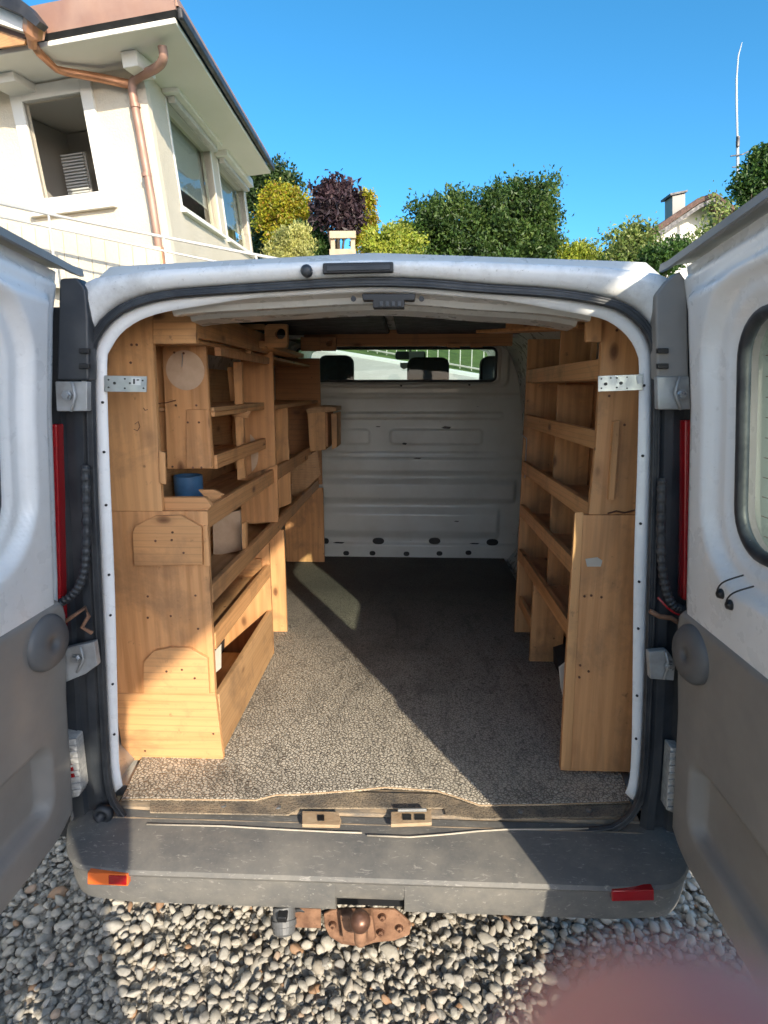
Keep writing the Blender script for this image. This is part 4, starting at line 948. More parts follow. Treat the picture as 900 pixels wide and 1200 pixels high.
c = ramp(nt, ge.outputs['Random Per Island'], [(0.0, (.33, .315, .28)), (.2, (.45, .415, .35)), (.4, (.38, .365, .335)), (.58, (.52, .485, .42)), (.75, (.42, .375, .31)), (.88, (.27, .26, .245)), (.965, (.56, .53, .47)), (.99, (.34, .19, .10))])
c = mixc(nt, ramp(nt, noise(nt, co, 130, 5, 0.7), [(0.35, 0.0), (0.75, 0.5)]), c, (0.24, 0.22, 0.19))
L(nt, c, b.inputs['Base Color']); b.inputs['Roughness'].default_value = 0.7; bump(nt, b, noise(nt, co, 260, 4), 0.35, 0.002); M['stone'] = m
gv = fastmesh('gravel', V, FF, 3, 'stone', None, True); tag(gv, 'loose rounded grey and cream gravel in front of and under the van', kind='stuff')

# ================================================================== house on the left (its own plumb line leans against the van's)
g = (MC @ Vector((-190, 2400, 700))).normalized(); e2 = (MC @ Vector((-10, 203, -700))).normalized(); e2 = (e2-g*e2.dot(g)).normalized()
er0 = e2.cross(g).normalized(); er = (er0*math.cos(R(10))-e2*math.sin(R(10))).normalized()
P0 = CAM + ray(203, 305)*8.0
n1 = er.cross(g); n2 = e2.cross(g)
if n1.dot(P0-CAM) < 0: n1 = -n1         # n1 points away from the camera (into the house)
hs = thing('white_house', 'cream rendered house with copper roof edge and open loggia windows', 'house', tuple(P0-g*4))
def sh1(u, v): p = hit(u, v, P0, n1)-P0; return p.dot(er), p.dot(g)
def sh2(u, v): p = hit(u, v, P0, n2)-P0; return p.dot(e2), p.dot(g)
def Q1(s, h, d=0): return P0+er*s+g*h+n1*d
nr = -(e2.cross(g)).normalized()
if nr.dot(er) < 0: nr = -nr             # nr: outwards from facade 2 (to the right)
def Q2(t, h, d=0): return P0+e2*t+g*h-nr*d
def slab(mb, Q, s0, s1, h0, h1, d0, d1):
    return mb.prism([Q(s0, h0, d0), Q(s1, h0, d0), Q(s1, h1, d0), Q(s0, h1, d0)], Q(0, 0, d1)-Q(0, 0, d0))
def avgrect(f, px): q = [f(*p) for p in px]; return ((q[0][0]+q[3][0])/2, (q[1][0]+q[2][0])/2, (q[2][1]+q[3][1])/2, (q[0][1]+q[1][1])/2)
htop = sh1(170, 76)[1]
wA = avgrect(sh1, ((29,119),(97,110),(117,225.5),(50,233)))
wB = avgrect(sh2, ((194,106),(244,165),(258.5,271),(212,240)))
wC = avgrect(sh2, ((254,180),(283,213),(294.5,294),(266.6,279)))
wB = wB[:3]+(wB[3]-.14,); wC = wC[:3]+(wC[3]-.14,)
tend = sh2(296, 290)[0]
S0 = -7.0
mb = MB()
slab(mb, Q1, S0, wA[0], -6, htop, 0, .08); slab(mb, Q1, wA[1], -.0, -6, htop, 0, .08); slab(mb, Q1, wA[0], wA[1], -6, wA[2], 0, .08); slab(mb, Q1, wA[0], wA[1], wA[3], htop, 0, .08)
mb.build('front_wall', 'house_wall', hs)
mb = MB()
slab(mb, Q2, .0, wB[0], -6, htop, 0, .14); slab(mb, Q2, wB[1], wC[0], -6, htop, 0, .14); slab(mb, Q2, wC[1], tend, -6, htop, 0, .14)
for w in (wB, wC): slab(mb, Q2, w[0], w[1], -6, w[2], 0, .14); slab(mb, Q2, w[0], w[1], w[3], htop, 0, .14)
mb.build('side_wall', 'house_wall', hs)
mb = MB(); slab(mb, Q2, tend-.3, tend, -6, htop, .3, 7); mb.build('far_wall', 'house_wall', hs)
mb = MB(); slab(mb, Q1, S0, -1.9, -6, -1.2, .3, tend); mb.build('lower_storey', 'house_wall', hs)
def frame(name, Q, w, bw, dep0, dep1, m, wsill=True):
    mb = MB(); s0, s1, h0, h1 = w
    slab(mb, Q, s0-bw, s0, h0-bw, h1+bw, dep0, dep1); slab(mb, Q, s1, s1+bw, h0-bw, h1+bw, dep0, dep1)
    slab(mb, Q, s0, s1, h0-bw, h0, dep0, dep1); slab(mb, Q, s0, s1, h1, h1+bw, dep0, dep1)
    fr = mb.build(name, m, hs, .006)
    if wsill: mb = MB(); slab(mb, Q, s0-bw-.04, s1+bw+.04, h0-bw-.045, h0-bw-.003, dep0-.05, dep1); mb.build('sill', 'soffit', fr, .004)
    return fr
frA = frame('window_surround', Q1, wA, .14, -.035, .04, 'house_white')
# loggia behind the front opening, with a louvred shutter
mb = MB(); slab(mb, Q1, wA[0]-.5, -.75, wA[2]-.6, htop-.02, 1.45, 1.55); mb.build('loggia_back_wall', 'grey_room', hs)
mb = MB(); slab(mb, Q1, wA[0]-.6, wA[0]-.5, wA[2]-.6, htop-.02, .09, 1.45); mb.build('loggia_side_wall', 'grey_room', hs)
mb = MB(); slab(mb, Q1, wA[0]-.6, -.75, wA[2]-.7, wA[2]-.6, .09, 1.55); mb.build('loggia_floor', 'grey_room', hs)
lo = avgrect(lambda u, v: ((hit(u, v, P0+n1*.9, n1)-P0).dot(er), (hit(u, v, P0+n1*.9, n1)-P0).dot(g)), ((70,168),(103,190),(106,230),(77,232)))
mb = MB(); slab(mb, Q1, lo[0], lo[1], lo[2], lo[3], .92, .95); sh = mb.build('louvre_shutter', 'grey_room', hs)
for k in range(14):
    h = lo[2]+(lo[3]-lo[2])*(k+.2)/14; mb = MB(); slab(mb, Q1, lo[0]+.02, lo[1]-.02, h, h+(lo[3]-lo[2])*.035, .88, .92); mb.build('louvre_slat', 'slat', sh)
# side windows: deep openings with awning boxes, glass with the sky in it
for w in (wB, wC):
    fr = frame('window_surround', Q2, w, .05, -.012, .10, 'house_white')
    bx = MB(); slab(bx, Q2, w[0]-.12, w[1]+.06, w[3]+.055, w[3]+.20, -.20, -.001); bx = bx.build('awning_box', 'soffit', hs, .015)
    mb = MB(); slab(mb, Q2, w[0]-.02, w[1]+.02, w[3]-.02, w[3]+.055, -.12, -.03); mb.build('awning_roller', 'rail', bx, .01)
    mb = MB(); slab(mb, Q2, w[0]+.001, w[1]-.001, w[2], w[3], .10, .112); mb.build('window_pane', 'clear_glass', fr)
    mb = MB(); slab(mb, Q2, w[0]-.1, w[1]+.1, w[2]+.30*(w[3]-w[2]), w[3]+.05, .17, .18); mb.build('soffit_reflection', 'grey_room', fr)  # grey panel stands in for the soffit reflected in the pane
mb = MB(); slab(mb, Q2, .30, tend-.31, wB[2]-.9, htop-.02, 2.6, 2.7); mb.build('room_back_wall', 'grey_room', hs)
tp_ = None
# roof slab, soffit, copper edge, gutter
cR = sh1(0, 0)
pc = hit(206, 27, P0+g*htop, g); far = hit(303, 206, P0+g*htop, g); ol = (pc-P0).dot(nr)
c_t = (pc-P0).dot(e2); f_t = (hit(320, 203, P0+g*htop, g)-P0).dot(e2)
cornerpt = pc; v1 = -er*9; v2 = e2*(f_t-c_t)
MB().prism([cornerpt, cornerpt+v2, cornerpt+v2+v1, cornerpt+v1], g*.05).build('roof_slab', 'soffit', hs, .01)
MB().prism([cornerpt+g*.085+(-n1)*.04+er*.03, cornerpt+g*.085+v1-n1*.04, cornerpt+g*.33+v1-n1*.04, cornerpt+g*.33-n1*.04+er*.03], n1*.03).build('copper_fascia', 'copper', hs)
MB().prism([cornerpt+g*.052-n1*.01+er*.01, cornerpt+g*.052+v1-n1*.01, cornerpt+g*.083+v1-n1*.05, cornerpt+g*.083-n1*.05+er*.04], n1*.05).build('drip_edge', 'dark_metal', hs)
MB().prism([cornerpt+g*.03+nr*.02, cornerpt+g*.03+v2+nr*.02, cornerpt+g*.13+v2+nr*.02, cornerpt+g*.13+nr*.02], nr*.06).build('side_gutter', 'dark_metal', hs, .02)
MB().prism([cornerpt+g*.135+nr*.05, cornerpt+g*.135+v2+nr*.05, cornerpt+g*.31+v2+nr*.0, cornerpt+g*.31+nr*.0], -nr*.03).build('side_fascia', 'copper', hs)
MB().prism([cornerpt+g*.06-er*.05, cornerpt+g*.06+v2-er*.05, cornerpt+g*.28+v2-er*.05, cornerpt+g*.28-er*.05], -er*8.5).build('roof_deck', 'dark_metal', hs)
# beam head under the corner
def sd1(u, v, d): p = hit(u, v, P0+n1*d, n1)-P0; return p.dot(er), p.dot(g)
ba, bb = sd1(144, 80, -.36), sd1(159, 60, -.36)
mb = MB(); slab(mb, Q1, ba[0], bb[0], ba[1], htop-.003, -.36, -.001); mb.build('beam_head', 'house_white', hs, .01)
ba, bb = sd1(-14, 100, -.36), sd1(14, 80, -.36)
mb = MB(); slab(mb, Q1, ba[0], bb[0], ba[1], htop-.003, -.36, -.001); mb.build('beam_head', 'house_white', hs, .01)
# copper down pipes
ov1 = -(pc-P0).dot(n1)
def fq(u, v, d=-.10): return hit(u, v, P0+n1*d, n1)
tp = catmull([tuple(fq(190, 54, -.42)), tuple(fq(191.5, 68, -.40)), tuple(fq(184, 79, -.30)), tuple(fq(163, 90, -.13)), tuple(fq(155, 99)), tuple(fq(157, 118)), tuple(fq(163, 150))], 8)
dp = MB().tube(tp + [tuple(fq(178, 235)), tuple(fq(190, 316)), tuple(fq(193, 345))], .045, 14).build('down_pipe', 'copper', hs, smooth=True)
for u, v in ((158.5,124),(172,205)): q = fq(u, v); MB().tube([q-g*.02, q+g*.02], .054, 14).build('pipe_clip', 'copper', dp)
q = fq(188, 300); MB().tube([fq(186.5, 290), fq(190.5, 316)], .050, 14).build('pipe_sleeve', 'copper_new', dp)
MB().tube([fq(38, 50, -ov1-.06), fq(46, 62, -ov1*.95), fq(66, 81, -ov1*.55), fq(76, 84, -ov1*.45), fq(120, 92, -.10), fq(152, 99, -.1)], [.04, .04, .035, .04, .045, .045], 12).build('branch_pipe', 'copper_new', hs, smooth=True)
MB().tube([fq(41, 24, -ov1-.16), fq(39, 40, -ov1-.14), fq(37, 45, -ov1-.12), fq(38, 56, -ov1-.08)], [.10, .095, .05, .04], 12).build('rain_hopper', 'copper_new', hs)
# porch roof edge at the far left
def pf(px, d, th, name, m_): return MB().prism([hit(u, v, P0+n1*d, n1) for u, v in px], n1*th).build(name, m_, hs, .005)
pf([(-60,-40),(14,-8),(32,6),(47,25),(42,31),(24,17),(-60,-20)], -ov1-.30, .12, 'porch_gutter', 'dark_metal')
pf([(-60,-20),(24,17),(30,30),(30,38),(-60,8)], -ov1-.18, .1, 'porch_fascia', 'soffit')
pf([(-60,10),(0,36),(30,46),(28,52),(0,56),(-60,50)], -ov1-.10, .03, 'porch_soffit', 'wred')
# balcony railing and boarding below the windows
ra = thing('balcony_railing', 'thin pale metal railing running past the cream house above the van roof', 'railing', tuple(P0-n1*.9-g*1))
def fr_(u, v): return hit(u, v, P0-n1*.75, n1)
MB().tube([fr_(-60, 226), fr_(100, 260), fr_(340, 306.5)], .016, 8).build('rail', 'rail', ra, smooth=True)
MB().tube([fr_(-60, 242), fr_(100, 275), fr_(279, 312)], .011, 8).build('rail', 'rail', ra, smooth=True)
for u, v in ((-10, 237), (57, 251), (192, 278), (300, 299)): MB().tube([fr_(u, v), fr_(u+4, v+36), fr_(u+10, v+80)], .013, 8).build('rail_post', 'rail', ra)
bd = thing('board_cladding', 'low wall of vertical cream boards below the house window', 'cladding', tuple(P0-n1*.3-g*2))
u = -40
while u < 182:
    v = 268+u*.155
    MB().prism([hit(a, b_, P0-n1*.22, n1) for a, b_ in ((u, v-8), (u+15.3, v-8+2.4), (u+21, v+62), (u+5.5, v+60))], n1*.02).build('board', 'house_wall', bd, .004)
    u += 16.2

# ================================================================== vegetation
def leaves(name, parent, blobs, n_cl, n_lf, size, mat, spread, up=0.0, aspect=.55, p=2.0, inner=.45, droop=0):
    tot = sum(b[3]*b[5] for b in blobs); cs = []
    for b_ in blobs:
        k = max(3, int(n_cl*b_[3]*b_[5]/tot)); q = []
        while len(q) < k:
            t = rng.uniform(-1, 1, 3); r_ = (abs(t)**p).sum()
            if inner**p < r_ < 1: q.append(t*np.array(b_[3:6])*rng.uniform(.93, 1.04)+np.array(b_[:3]))
        cs += q
    cs = np.array(cs); n = len(cs)*n_lf
    ctr = cs.mean(0); far_ = rng.random(len(cs)) < .10; cs[far_] += (cs[far_]-ctr)*rng.uniform(.04, .13, (far_.sum(), 1)); cs[far_, 2] += abs(rng.normal(0, .05, far_.sum()))
    c = np.repeat(cs, n_lf, 0)+rng.normal(size=(n, 3))*spread; s_ = rng.uniform(.45, 1.5, n)*size
    d = rng.normal(size=(n, 3)); d[:, 2] += up; d /= np.linalg.norm(d, axis=1)[:, None]
    e = rng.normal(size=(n, 3)); e -= (e*d).sum(1)[:, None]*d; e /= np.linalg.norm(e, axis=1)[:, None]
    w = np.cross(d, e)*0.18
    P = np.stack([c, c+d*s_[:, None]*.5+e*(s_*aspect*.5)[:, None]+w*s_[:, None], c+d*s_[:, None], c+d*s_[:, None]*.5-e*(s_*aspect*.5)[:, None]+w*s_[:, None]], 1).reshape(-1, 3)
    return fastmesh(name, P, np.arange(len(P)).reshape(-1, 4), 4, mat, parent)
def blob(u, v, Y, ru, rv, ry=None):           # centre and radii given in picture units at depth Y
    c = atY(u, v, Y); k = Y/700*.98; return (c.x, c.y, c.z, ru*k, ry or ru*k*.8, rv*k)
LM = {
 'hedge': leafm('hedge_leaf', [(.030,.070,.014),(.05,.10,.02),(.08,.145,.03),(.13,.19,.045)]),
 'conifer': leafm('conifer_leaf', [(.022,.050,.012),(.04,.080,.018),(.07,.11,.03)]),
 'yellow': leafm('yellow_leaf', [(.20,.26,.015),(.34,.36,.02),(.44,.38,.025),(.44,.24,.04)]),
 'lime': leafm('lime_leaf', [(.18,.26,.03),(.30,.36,.04),(.42,.42,.07)]),
 'pale': leafm('pale_leaf', [(.12,.20,.04),(.24,.30,.08),(.34,.37,.14)]),
 'variegated': leafm('variegated_leaf', [(.42,.42,.13),(.52,.50,.20),(.30,.34,.08)]),
 'purple': leafm('purple_leaf', [(.035,.018,.026),(.06,.034,.045),(.11,.07,.08)]),
 'green': leafm('green_leaf', [(.035,.085,.015),(.06,.13,.025),(.10,.18,.035)]),
}
def tree(name, label, cat, blobs, n_cl, n_lf, size, mat, spread, trunk=None, crown='crown', group=None, **k):
    c0 = blobs[0]; base = Vector((c0[0], c0[1], hgt(0, c0[1])-.05)) if not trunk else Vector(trunk[0])
    t = thing(name, label, cat, tuple(base), group)
    leaves(crown, t, blobs, n_cl, n_lf, size, LM[mat], spread, **k)
    top = Vector((c0[0], c0[1], c0[2]+c0[5]*.5))
    tr = [.10, .07, .02] if name != 'shrub' else [.03, .025, .01]
    MB().tube([base, base.lerp(top, .5)+Vector((.05, 0, 0)), top], tr, 8).build('trunk', 'bark', t, smooth=True)
    for k_ in range(7):
        b_ = blobs[k_ % len(blobs)]; q = Vector((b_[0]+rng.uniform(-.7, .7)*b_[3], b_[1]+rng.uniform(-.6, .6)*b_[4], b_[2]+rng.uniform(-.2, .8)*b_[5]))
        s0 = base.lerp(top, rng.uniform(.3, .8)); MB().tube([s0, s0.lerp(q, .5)+Vector((0, 0, .1)), q], [tr[1]*.6, tr[1]*.35, .008], 5).build('limb', 'bark', t, smooth=True)
    return t
Yh = 17
tree('hedge_tree', 'large dense dark green clipped yew block behind the middle of the van roof', 'hedge',
     [blob(600, 272, Yh, 46, 42, 1.0), blob(560, 274, Yh, 60, 36, 1.0), blob(532, 278, Yh, 40, 34, .9), blob(503, 270, Yh, 14, 26, .5), blob(614, 268, Yh+.2, 32, 42, 1.0), blob(584, 310, Yh, 60, 40, 1.2), blob(520, 310, Yh, 50, 34, 1.0)],
     520, 125, .10, 'hedge', .125, p=4.0, inner=.6)
tree('hedge_tree', 'lighter loose shoots growing through the top of the dark yew block', 'hedge',
     [blob(600, 230, Yh-.2, 40, 13, .5), blob(560, 236, Yh-.3, 22, 10, .3), blob(632, 234, Yh-.1, 18, 12, .4), blob(512, 242, Yh-.1, 14, 12, .3), blob(580, 224, Yh-.1, 14, 9, .3)], 90, 24, .12, 'green', .07, up=.8, aspect=.3, inner=.1)
tree('conifer', 'dark green conifer half hidden behind the end of the cream house', 'tree',
     [blob(318, 225, 19, 24, 34), blob(332, 250, 19, 28, 44), blob(300, 240, 19, 26, 40), blob(352, 275, 18.6, 32, 34), blob(312, 300, 18.5, 40, 40)], 420, 60, .11, 'conifer', .12, up=.3, inner=.4)
tree('shrub', 'golden yellow rounded conifer beside the end of the cream house', 'shrub', [blob(330, 240, 16.5, 24, 20), blob(326, 262, 16.5, 22, 26), blob(350, 258, 16.6, 14, 26)], 240, 60, .075, 'yellow', .07, p=2.2, inner=.55)
tree('shrub', 'pale variegated feathery bush rising just over the left of the van roof', 'shrub', [blob(342, 288, 14.5, 24, 18), blob(340, 310, 14.5, 32, 22), blob(352, 278, 14.6, 9, 14)], 170, 50, .085, 'variegated', .06, up=1.1, aspect=.3, inner=.3)
tree('maple_tree', 'dark purple leaved ball maple between the yellow shrubs', 'tree', [blob(394, 240, 15.5, 22, 18), blob(378, 242, 15.4, 12, 16), blob(410, 244, 15.5, 14, 18), blob(398, 260, 15.5, 17, 12), blob(386, 224, 15.5, 9, 8), blob(405, 221, 15.5, 9, 8), blob(374, 232, 15.4, 7, 7)], 120, 30, .15, 'purple', .09, up=-.5, aspect=.5, inner=.3)
tree('shrub', 'narrow golden column conifer right of the purple maple', 'shrub', [blob(429, 250, 16.5, 12, 26), blob(428, 285, 16.5, 14, 24)], 120, 60, .07, 'yellow', .055, inner=.5)
tree('shrub', 'lime green loose bush left of the dark yew block', 'shrub', [blob(448, 288, 15.2, 22, 20), blob(468, 290, 15.4, 24, 22), blob(455, 310, 15.2, 34, 20)], 220, 45, .085, 'lime', .08, up=.6, inner=.3)
tree('shrub', 'mid green bush behind the lime bush, touching the yew block', 'shrub', [blob(478, 286, 16.3, 20, 22), blob(470, 306, 16.3, 24, 22)], 150, 50, .085, 'green', .08, up=.4, inner=.3)
tree('shrub', 'green bush under the purple maple', 'shrub', [blob(372, 296, 15.9, 22, 20), blob(362, 282, 16, 16, 22)], 150, 50, .08, 'green', .07, up=.4, inner=.3)
tree('shrub', 'yellow green bush right of the yew block', 'shrub', [blob(678, 302, 16.5, 22, 13), blob(664, 306, 16.5, 16, 14), blob(694, 308, 16.6, 14, 10)], 170, 45, .08, 'lime', .07, up=.6, inner=.2)
tree('garden_tree', 'pale loosely leaved tree in front of the right hand house', 'tree', [blob(750, 296, 14, 26, 22), blob(728, 286, 14.1, 18, 12), blob(748, 276, 14, 18, 12), blob(742, 308, 14, 30, 20)], 170, 36, .085, 'pale', .10, up=.4, inner=.15)
tree('shrub', 'fresh green bush behind the corner of the right rear door', 'shrub', [blob(778, 304, 12.5, 24, 15), blob(792, 298, 12.5, 12, 9)], 120, 40, .075, 'green', .07, up=.5, inner=.2)
tree('garden_tree', 'green tree at the right edge above the open door', 'tree', [blob(890, 206, 15, 16, 22), blob(906, 196, 15, 20, 32), blob(874, 222, 15, 14, 14), blob(900, 240, 15, 28, 20)], 200, 36, .10, 'green', .10, up=.5, inner=.2)
tree('garden_tree', 'thin pale young tree against the gable of the right hand house', 'tree', [blob(838, 256, 13, 9, 9), blob(826, 270, 13, 9, 8), blob(846, 244, 13, 8, 6), blob(838, 232, 13, 3, 6), blob(818, 284, 13, 12, 7)], 30, 22, .075, 'pale', .085, up=.5, inner=.1)
# planting frame round the maple stem
pl = thing('wooden_planter_frame', 'pale timber frame of posts and crossbar round the stem of the purple maple', 'frame', tuple(atY(402, 306, 15)-Vector((0, 0, .5))))
for u in (390, 413.5):
    a_ = atY(u, 272, 14.95); MB().box(a_.x-.05, a_.x+.05, 14.9, 15.0, a_.z-1.6, a_.z).build('post', 'stake', pl, .008)
a_, b_ = atY(386, 273, 14.85), atY(417, 277, 14.85); MB().box(a_.x, b_.x, 14.83, 14.895, b_.z-.04, a_.z+.04).build('crossbar', 'stake', pl, .008)
a_, b_ = atY(386, 293, 14.85), atY(417, 297, 14.85); MB().box(a_.x, b_.x, 14.83, 14.895, b_.z-.04, a_.z+.02).build('crossbar', 'stake', pl, .008)

# ================================================================== house on the right, mast
YH2 = 24
h2 = thing('gabled_house', 'white gabled house with brown tiled roof and chimney beyond the pale tree', 'house', (atY(780, 300, YH2).x, YH2, 4.2))
def hp(name, m_, px, Y, th, bv=.0): return MB().prism([atY(u, v, Y) for u, v in px], (0, th, 0)).build(name, m_, h2, bv)
hp('gable_wall', 'house_white', [(765,345),(765,274),(818,238),(838,231),(885,262),(885,345)], YH2, 8)
hp('annex_wall', 'house_white', [(715,345),(715,299),(728,291),(764,291),(764,345)], YH2-.5, 6)
hp('roof', 'tile', [(742,283),(818,232),(838,225),(838,230),(820,238),(746,289)], YH2-1.0, 10, .02)
hp('roof', 'tile', [(838.3,225),(900,268),(897,273),(838.3,230.5)], YH2-1.0, 10, .02)
hp('verge_board', 'dark_metal', [(745,290),(820,239),(838,231.5),(860,243),(858,247),(838,236),(822,243),(748,293)], YH2-.96, .06)
hp('roof', 'tile', [(696,301),(722,286),(770,286),(770,292),(724,292),(700,306)], YH2-1.4, 8, .02)
hp('annex_window', 'dark_metal', [(701,304),(713,299),(713,312),(701,312)], YH2-.4, .1)
ch = hp('chimney', 'grey_room', [(788,255),(788,229.5),(803,227),(803,250)], YH2+1, .7, .01)
hp('chimney_cap', 'dark_metal', [(785.5,226.5),(806,222.5),(806,224.5),(786,229)], YH2+.9, .9)
ms = thing('radio_mast', 'tall thin pale radio mast with small crossed aerials at the upper right', 'mast', tuple(atY(865, 235, 22)))
MB().tube([atY(865, 240, 22), atY(864, 165, 22)], .05, 8).build('pole', 'mast', ms)
MB().tube([atY(864, 165, 22), atY(863, 120, 22), atY(863, 92, 22)], .035, 8).build('pole', 'mast', ms)
MB().tube([atY(863, 92, 22), atY(865, 66, 22), atY(869.5, 50, 22)], [.03, .025, .012], 8).build('whip_aerial', 'mast', ms)
MB().tube([atY(856, 183, 21.9), atY(870, 181, 21.9), atY(880, 176, 21.9)], .022, 6).build('cross_aerial', 'dark_metal', ms)
MB().tube([atY(864.6, 172, 21.9), atY(864.8, 160, 21.9)], .06, 6).build('aerial_head', 'dark_metal', ms)
MB().tube([atY(858, 196, 21.9), atY(872, 195, 21.9)], .02, 6).build('cross_aerial', 'dark_metal', ms)

# ================================================================== behind the camera: unseen canopy and building added for the light, and the person taking the picture
gw = thing('bounce_building', 'unseen white building added left of the yard to bounce light into the van', 'bounce_building', (-3.6, -3, 0))
box('wall', 'house_white', gw, -5.5, -2.6, -9.0, 2.2, -.05, 3.3, .01)  # unseen white block, added to throw sunlight back into the van
box('roof', 'tile', gw, -5.7, -2.45, -9.2, 2.35, 3.303, 3.42, .01)
box('door', 'slat', gw, -2.598, -2.56, -5.0, -2.4, 0, 2.2, .01)
lw = thing('low_wall', 'low pale rendered garden wall beside the open right door of the van', 'wall', (1.45, -.8, 0))
box('wall_body', 'house_white', lw, 1.34, 1.54, -3.0, .9, -.05, .68, .01)
box('wall_coping', 'asphalt', lw, 1.30, 1.58, -3.03, .93, .683, .73, .008)
cpt = thing('shade_canopy', 'unseen narrow white canopy behind the photographer, shaped to shade the rear of the van', 'canopy', (1.0, -3, 0))
box('roof_slab', 'soffit', cpt, .30, 1.78, -5.2, -.92, 3.0, 3.16, .01)  # unseen slab, cut narrow to shade the van but leave open sky
for x, y in ((.42, -3.2), (.42, -5.0), (1.6, -5.0)): box('post', 'soffit', cpt, x-.06, x+.06, y-.06, y+.06, -.02, 2.998, .005)
def skin(name, nodes, edges, m_, parent, sub=2):
    me = bpy.data.meshes.new(name); me.from_pydata([Vector(n[0]) for n in nodes], edges, []); me.materials.append(M[m_])
    o = bpy.data.objects.new(name, me); C.objects.link(o); o.parent = parent
    if parent.type == 'EMPTY': o.matrix_parent_inverse = Matrix.Translation(-parent.location)
    o.modifiers.new('skin', 'SKIN').use_smooth_shade = True
    if not me.skin_vertices: 
        bm = bmesh.new(); bm.from_mesh(me); bm.verts.layers.skin.verify(); bm.to_mesh(me); bm.free()
    for i, n in enumerate(nodes):
        r = n[1]; me.skin_vertices[0].data[i].radius = (r, r) if isinstance(r, (int, float)) else r
    me.skin_vertices[0].data[0].use_root = True
    md = o.modifiers.new('sub', 'SUBSURF'); md.levels = sub; md.render_levels = sub
    return o
pe = thing('person', 'person in a grey shirt and jeans taking the photograph behind the camera', 'person', (-.13, -.42, 0))
px_, py_ = -.12, -.42
K = [((px_, py_, .98), (.15, .11)), ((px_, py_, 1.15), (.145, .105)), ((px_, py_+.01, 1.33), (.17, .11)), ((px_, py_, 1.45), (.12, .08)), ((px_, py_+.01, 1.53), .055), ((px_, py_+.03, 1.62), (.075, .085)), ((px_, py_+.02, 1.71), (.078, .095)), ((px_, py_+.01, 1.78), (.05, .06)),
     ((px_-.18, py_, 1.42), .06), ((px_-.22, py_+.08, 1.16), .043), ((px_-.06, py_+.30, 1.44), .034), ((px_+.05, py_+.38, 1.54), .028),
     ((px_+.165, py_, 1.42), .055), ((px_+.27, py_+.06, 1.17), .046), ((px_+.185, py_+.26, 1.40), .034), ((px_+.17, py_+.345, 1.49), .028),
     ((px_-.10, py_, .90), .095), ((px_-.11, py_, .50), .062), ((px_-.12, py_-.03, .10), .042), ((px_-.13, py_+.12, .045), .04),
     ((px_+.10, py_, .90), .095), ((px_+.25, py_+.05, .52), .066), ((px_+.36, py_-.02, .10), .045), ((px_+.38, py_+.13, .045), .042)]
Eg = [(0,1),(1,2),(2,3),(3,4),(4,5),(5,6),(6,7),(3,8),(8,9),(9,10),(10,11),(3,12),(12,13),(13,14),(14,15),(0,16),(16,17),(17,18),(18,19),(0,20),(20,21),(21,22),(22,23)]
skin('body', K, Eg, 'skin', pe)
T = [(p, tuple(x+.014 for x in r) if isinstance(r, tuple) else r+.012) for p, r in K]
skin('shirt', [T[0], T[1], T[2], T[3], T[8], (tuple(Vector(T[8][0]).lerp(Vector(T[9][0]), .6)), .058), T[12], (tuple(Vector(T[12][0]).lerp(Vector(T[13][0]), .6)), .058)], [(0,1),(1,2),(2,3),(3,4),(4,5),(3,6),(6,7)], 'shirt', pe)
skin('trousers', [T[0], T[16], T[17], T[18], T[20], T[21], T[22]], [(0,1),(1,2),(2,3),(0,4),(4,5),(5,6)], 'jeans', pe)
MB().lathe([(.02,.115),(.06,.10),(.085,.06),(.093,.01),(.088,-.03)], 20, (px_, py_-.005, 1.73)).build('hair', 'hair', pe, smooth=True)
for s_ in (-1, 1):
    MB().lathe([(.002,-.012),(.009,-.008),(.0115,0),(.009,.008),(.002,.012)], 12, (px_+s_*.033, py_+.103, 1.69)).build('eye', 'soffit', pe, smooth=True)
    MB().lathe([(.002,-.03),(.014,-.02),(.018,0),(.014,.02),(.002,.03)], 10, (px_+s_*.088, py_+.01, 1.68), (s_*.3, 0, 1)).build('ear', 'skin', pe, smooth=True)
MB().lathe([(.004,-.02),(.014,-.012),(.010,.01),(.004,.03)], 10, (px_, py_+.122, 1.665)).build('nose', 'skin', pe, smooth=True)
MB().bar((px_-.025, py_+.113, 1.63), (px_+.025, py_+.113, 1.63), .006, .008).build('mouth', 'red', pe, .002)
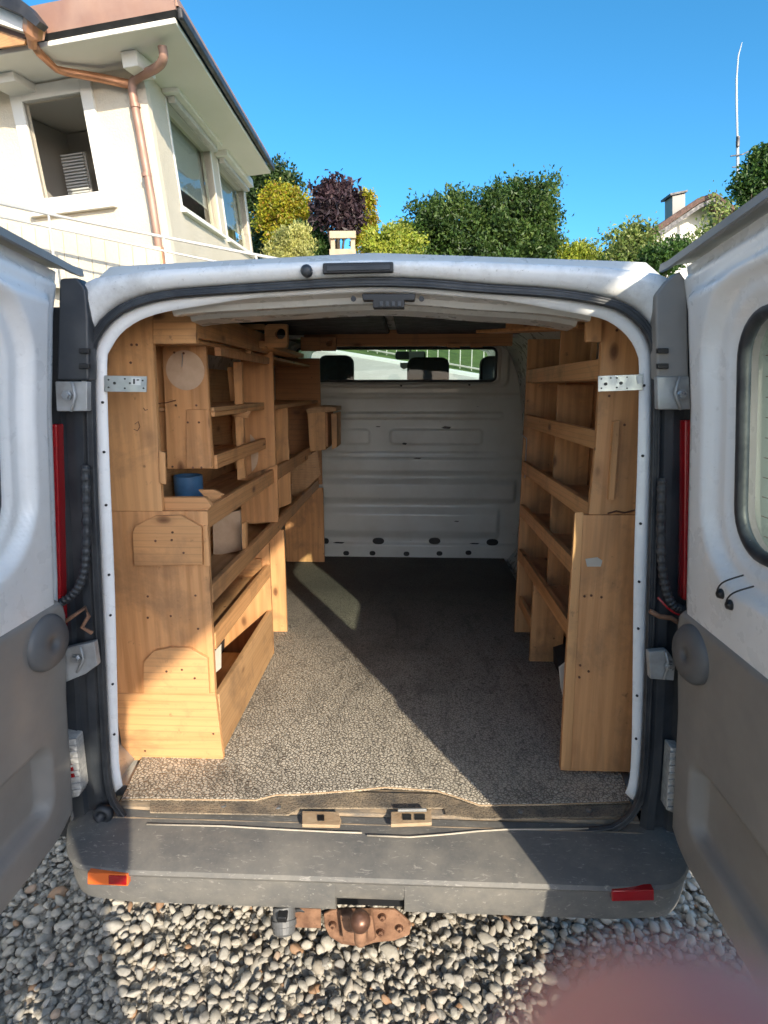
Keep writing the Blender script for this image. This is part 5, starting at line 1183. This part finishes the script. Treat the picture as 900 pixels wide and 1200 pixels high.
# phone and hands, laid out round the lens
def K3(r, u, f): return CAM + MC @ Vector((r, u, -f))
ph = MB().prism([K3(r, u, -.0015) for r, u in ((-.055,.016),(.018,.016),(.018,-.142),(-.055,-.142))], MC @ Vector((0, 0, .008))).build('phone', 'black', None, .003)
tag(ph, 'black phone held upright by the person behind the camera', 'phone')
def finger(pts, rs, name='finger'):
    return MB().tube(catmull([tuple(K3(*p)) for p in pts], 6), list(np.interp(np.linspace(0, len(pts)-1, (len(pts)-1)*6+1), range(len(pts)), rs)), 16).build(name, 'skin', pe, smooth=True)
FING = True
finger([(.020,-.075,-.030),(.040,-.060,-.012),(.034,-.043,.006),(.021,-.031,.0145),(.0085,-.0203,.0165),(.0056,-.0178,.0165)], [.009,.009,.0085,.0082,.0078,.004])
finger([(.020,-.090,-.030),(.034,-.085,-.010),(.026,-.080,.004),(.010,-.076,.008)], [.009,.009,.008,.006])
finger([(.020,-.105,-.030),(.034,-.102,-.010),(.026,-.100,.004),(.010,-.098,.008)], [.009,.0088,.008,.006])
finger([(.020,-.120,-.030),(.032,-.119,-.010),(.024,-.118,.003),(.012,-.117,.007)], [.008,.0078,.007,.005])
finger([(.010,-.11,-.04),(.022,-.085,-.022),(.018,-.060,-.014),(.006,-.045,-.015)], [.011,.010,.009,.007], 'thumb')
MB().tube([K3(-.025,-.15,-.05), K3(-.01,-.12,-.036), K3(.006,-.085,-.028)], [.026,.034,.026], 14).build('palm', 'skin', pe, smooth=True)
MB().tube([K3(-.09,-.16,-.05), K3(-.07,-.13,-.036), K3(-.066,-.085,-.028)], [.026,.034,.028], 14).build('palm', 'skin', pe, smooth=True)
for k in range(4): finger([(-.062,-.085-k*.015,-.028),(-.070,-.083-k*.015,-.008),(-.060,-.080-k*.015,.004),(-.045,-.078-k*.015,.0075)], [.009,.0088,.0078,.006])
finger([(-.055,-.11,-.04),(-.060,-.085,-.022),(-.052,-.062,-.014),(-.042,-.048,-.015)], [.011,.010,.009,.007], 'thumb')
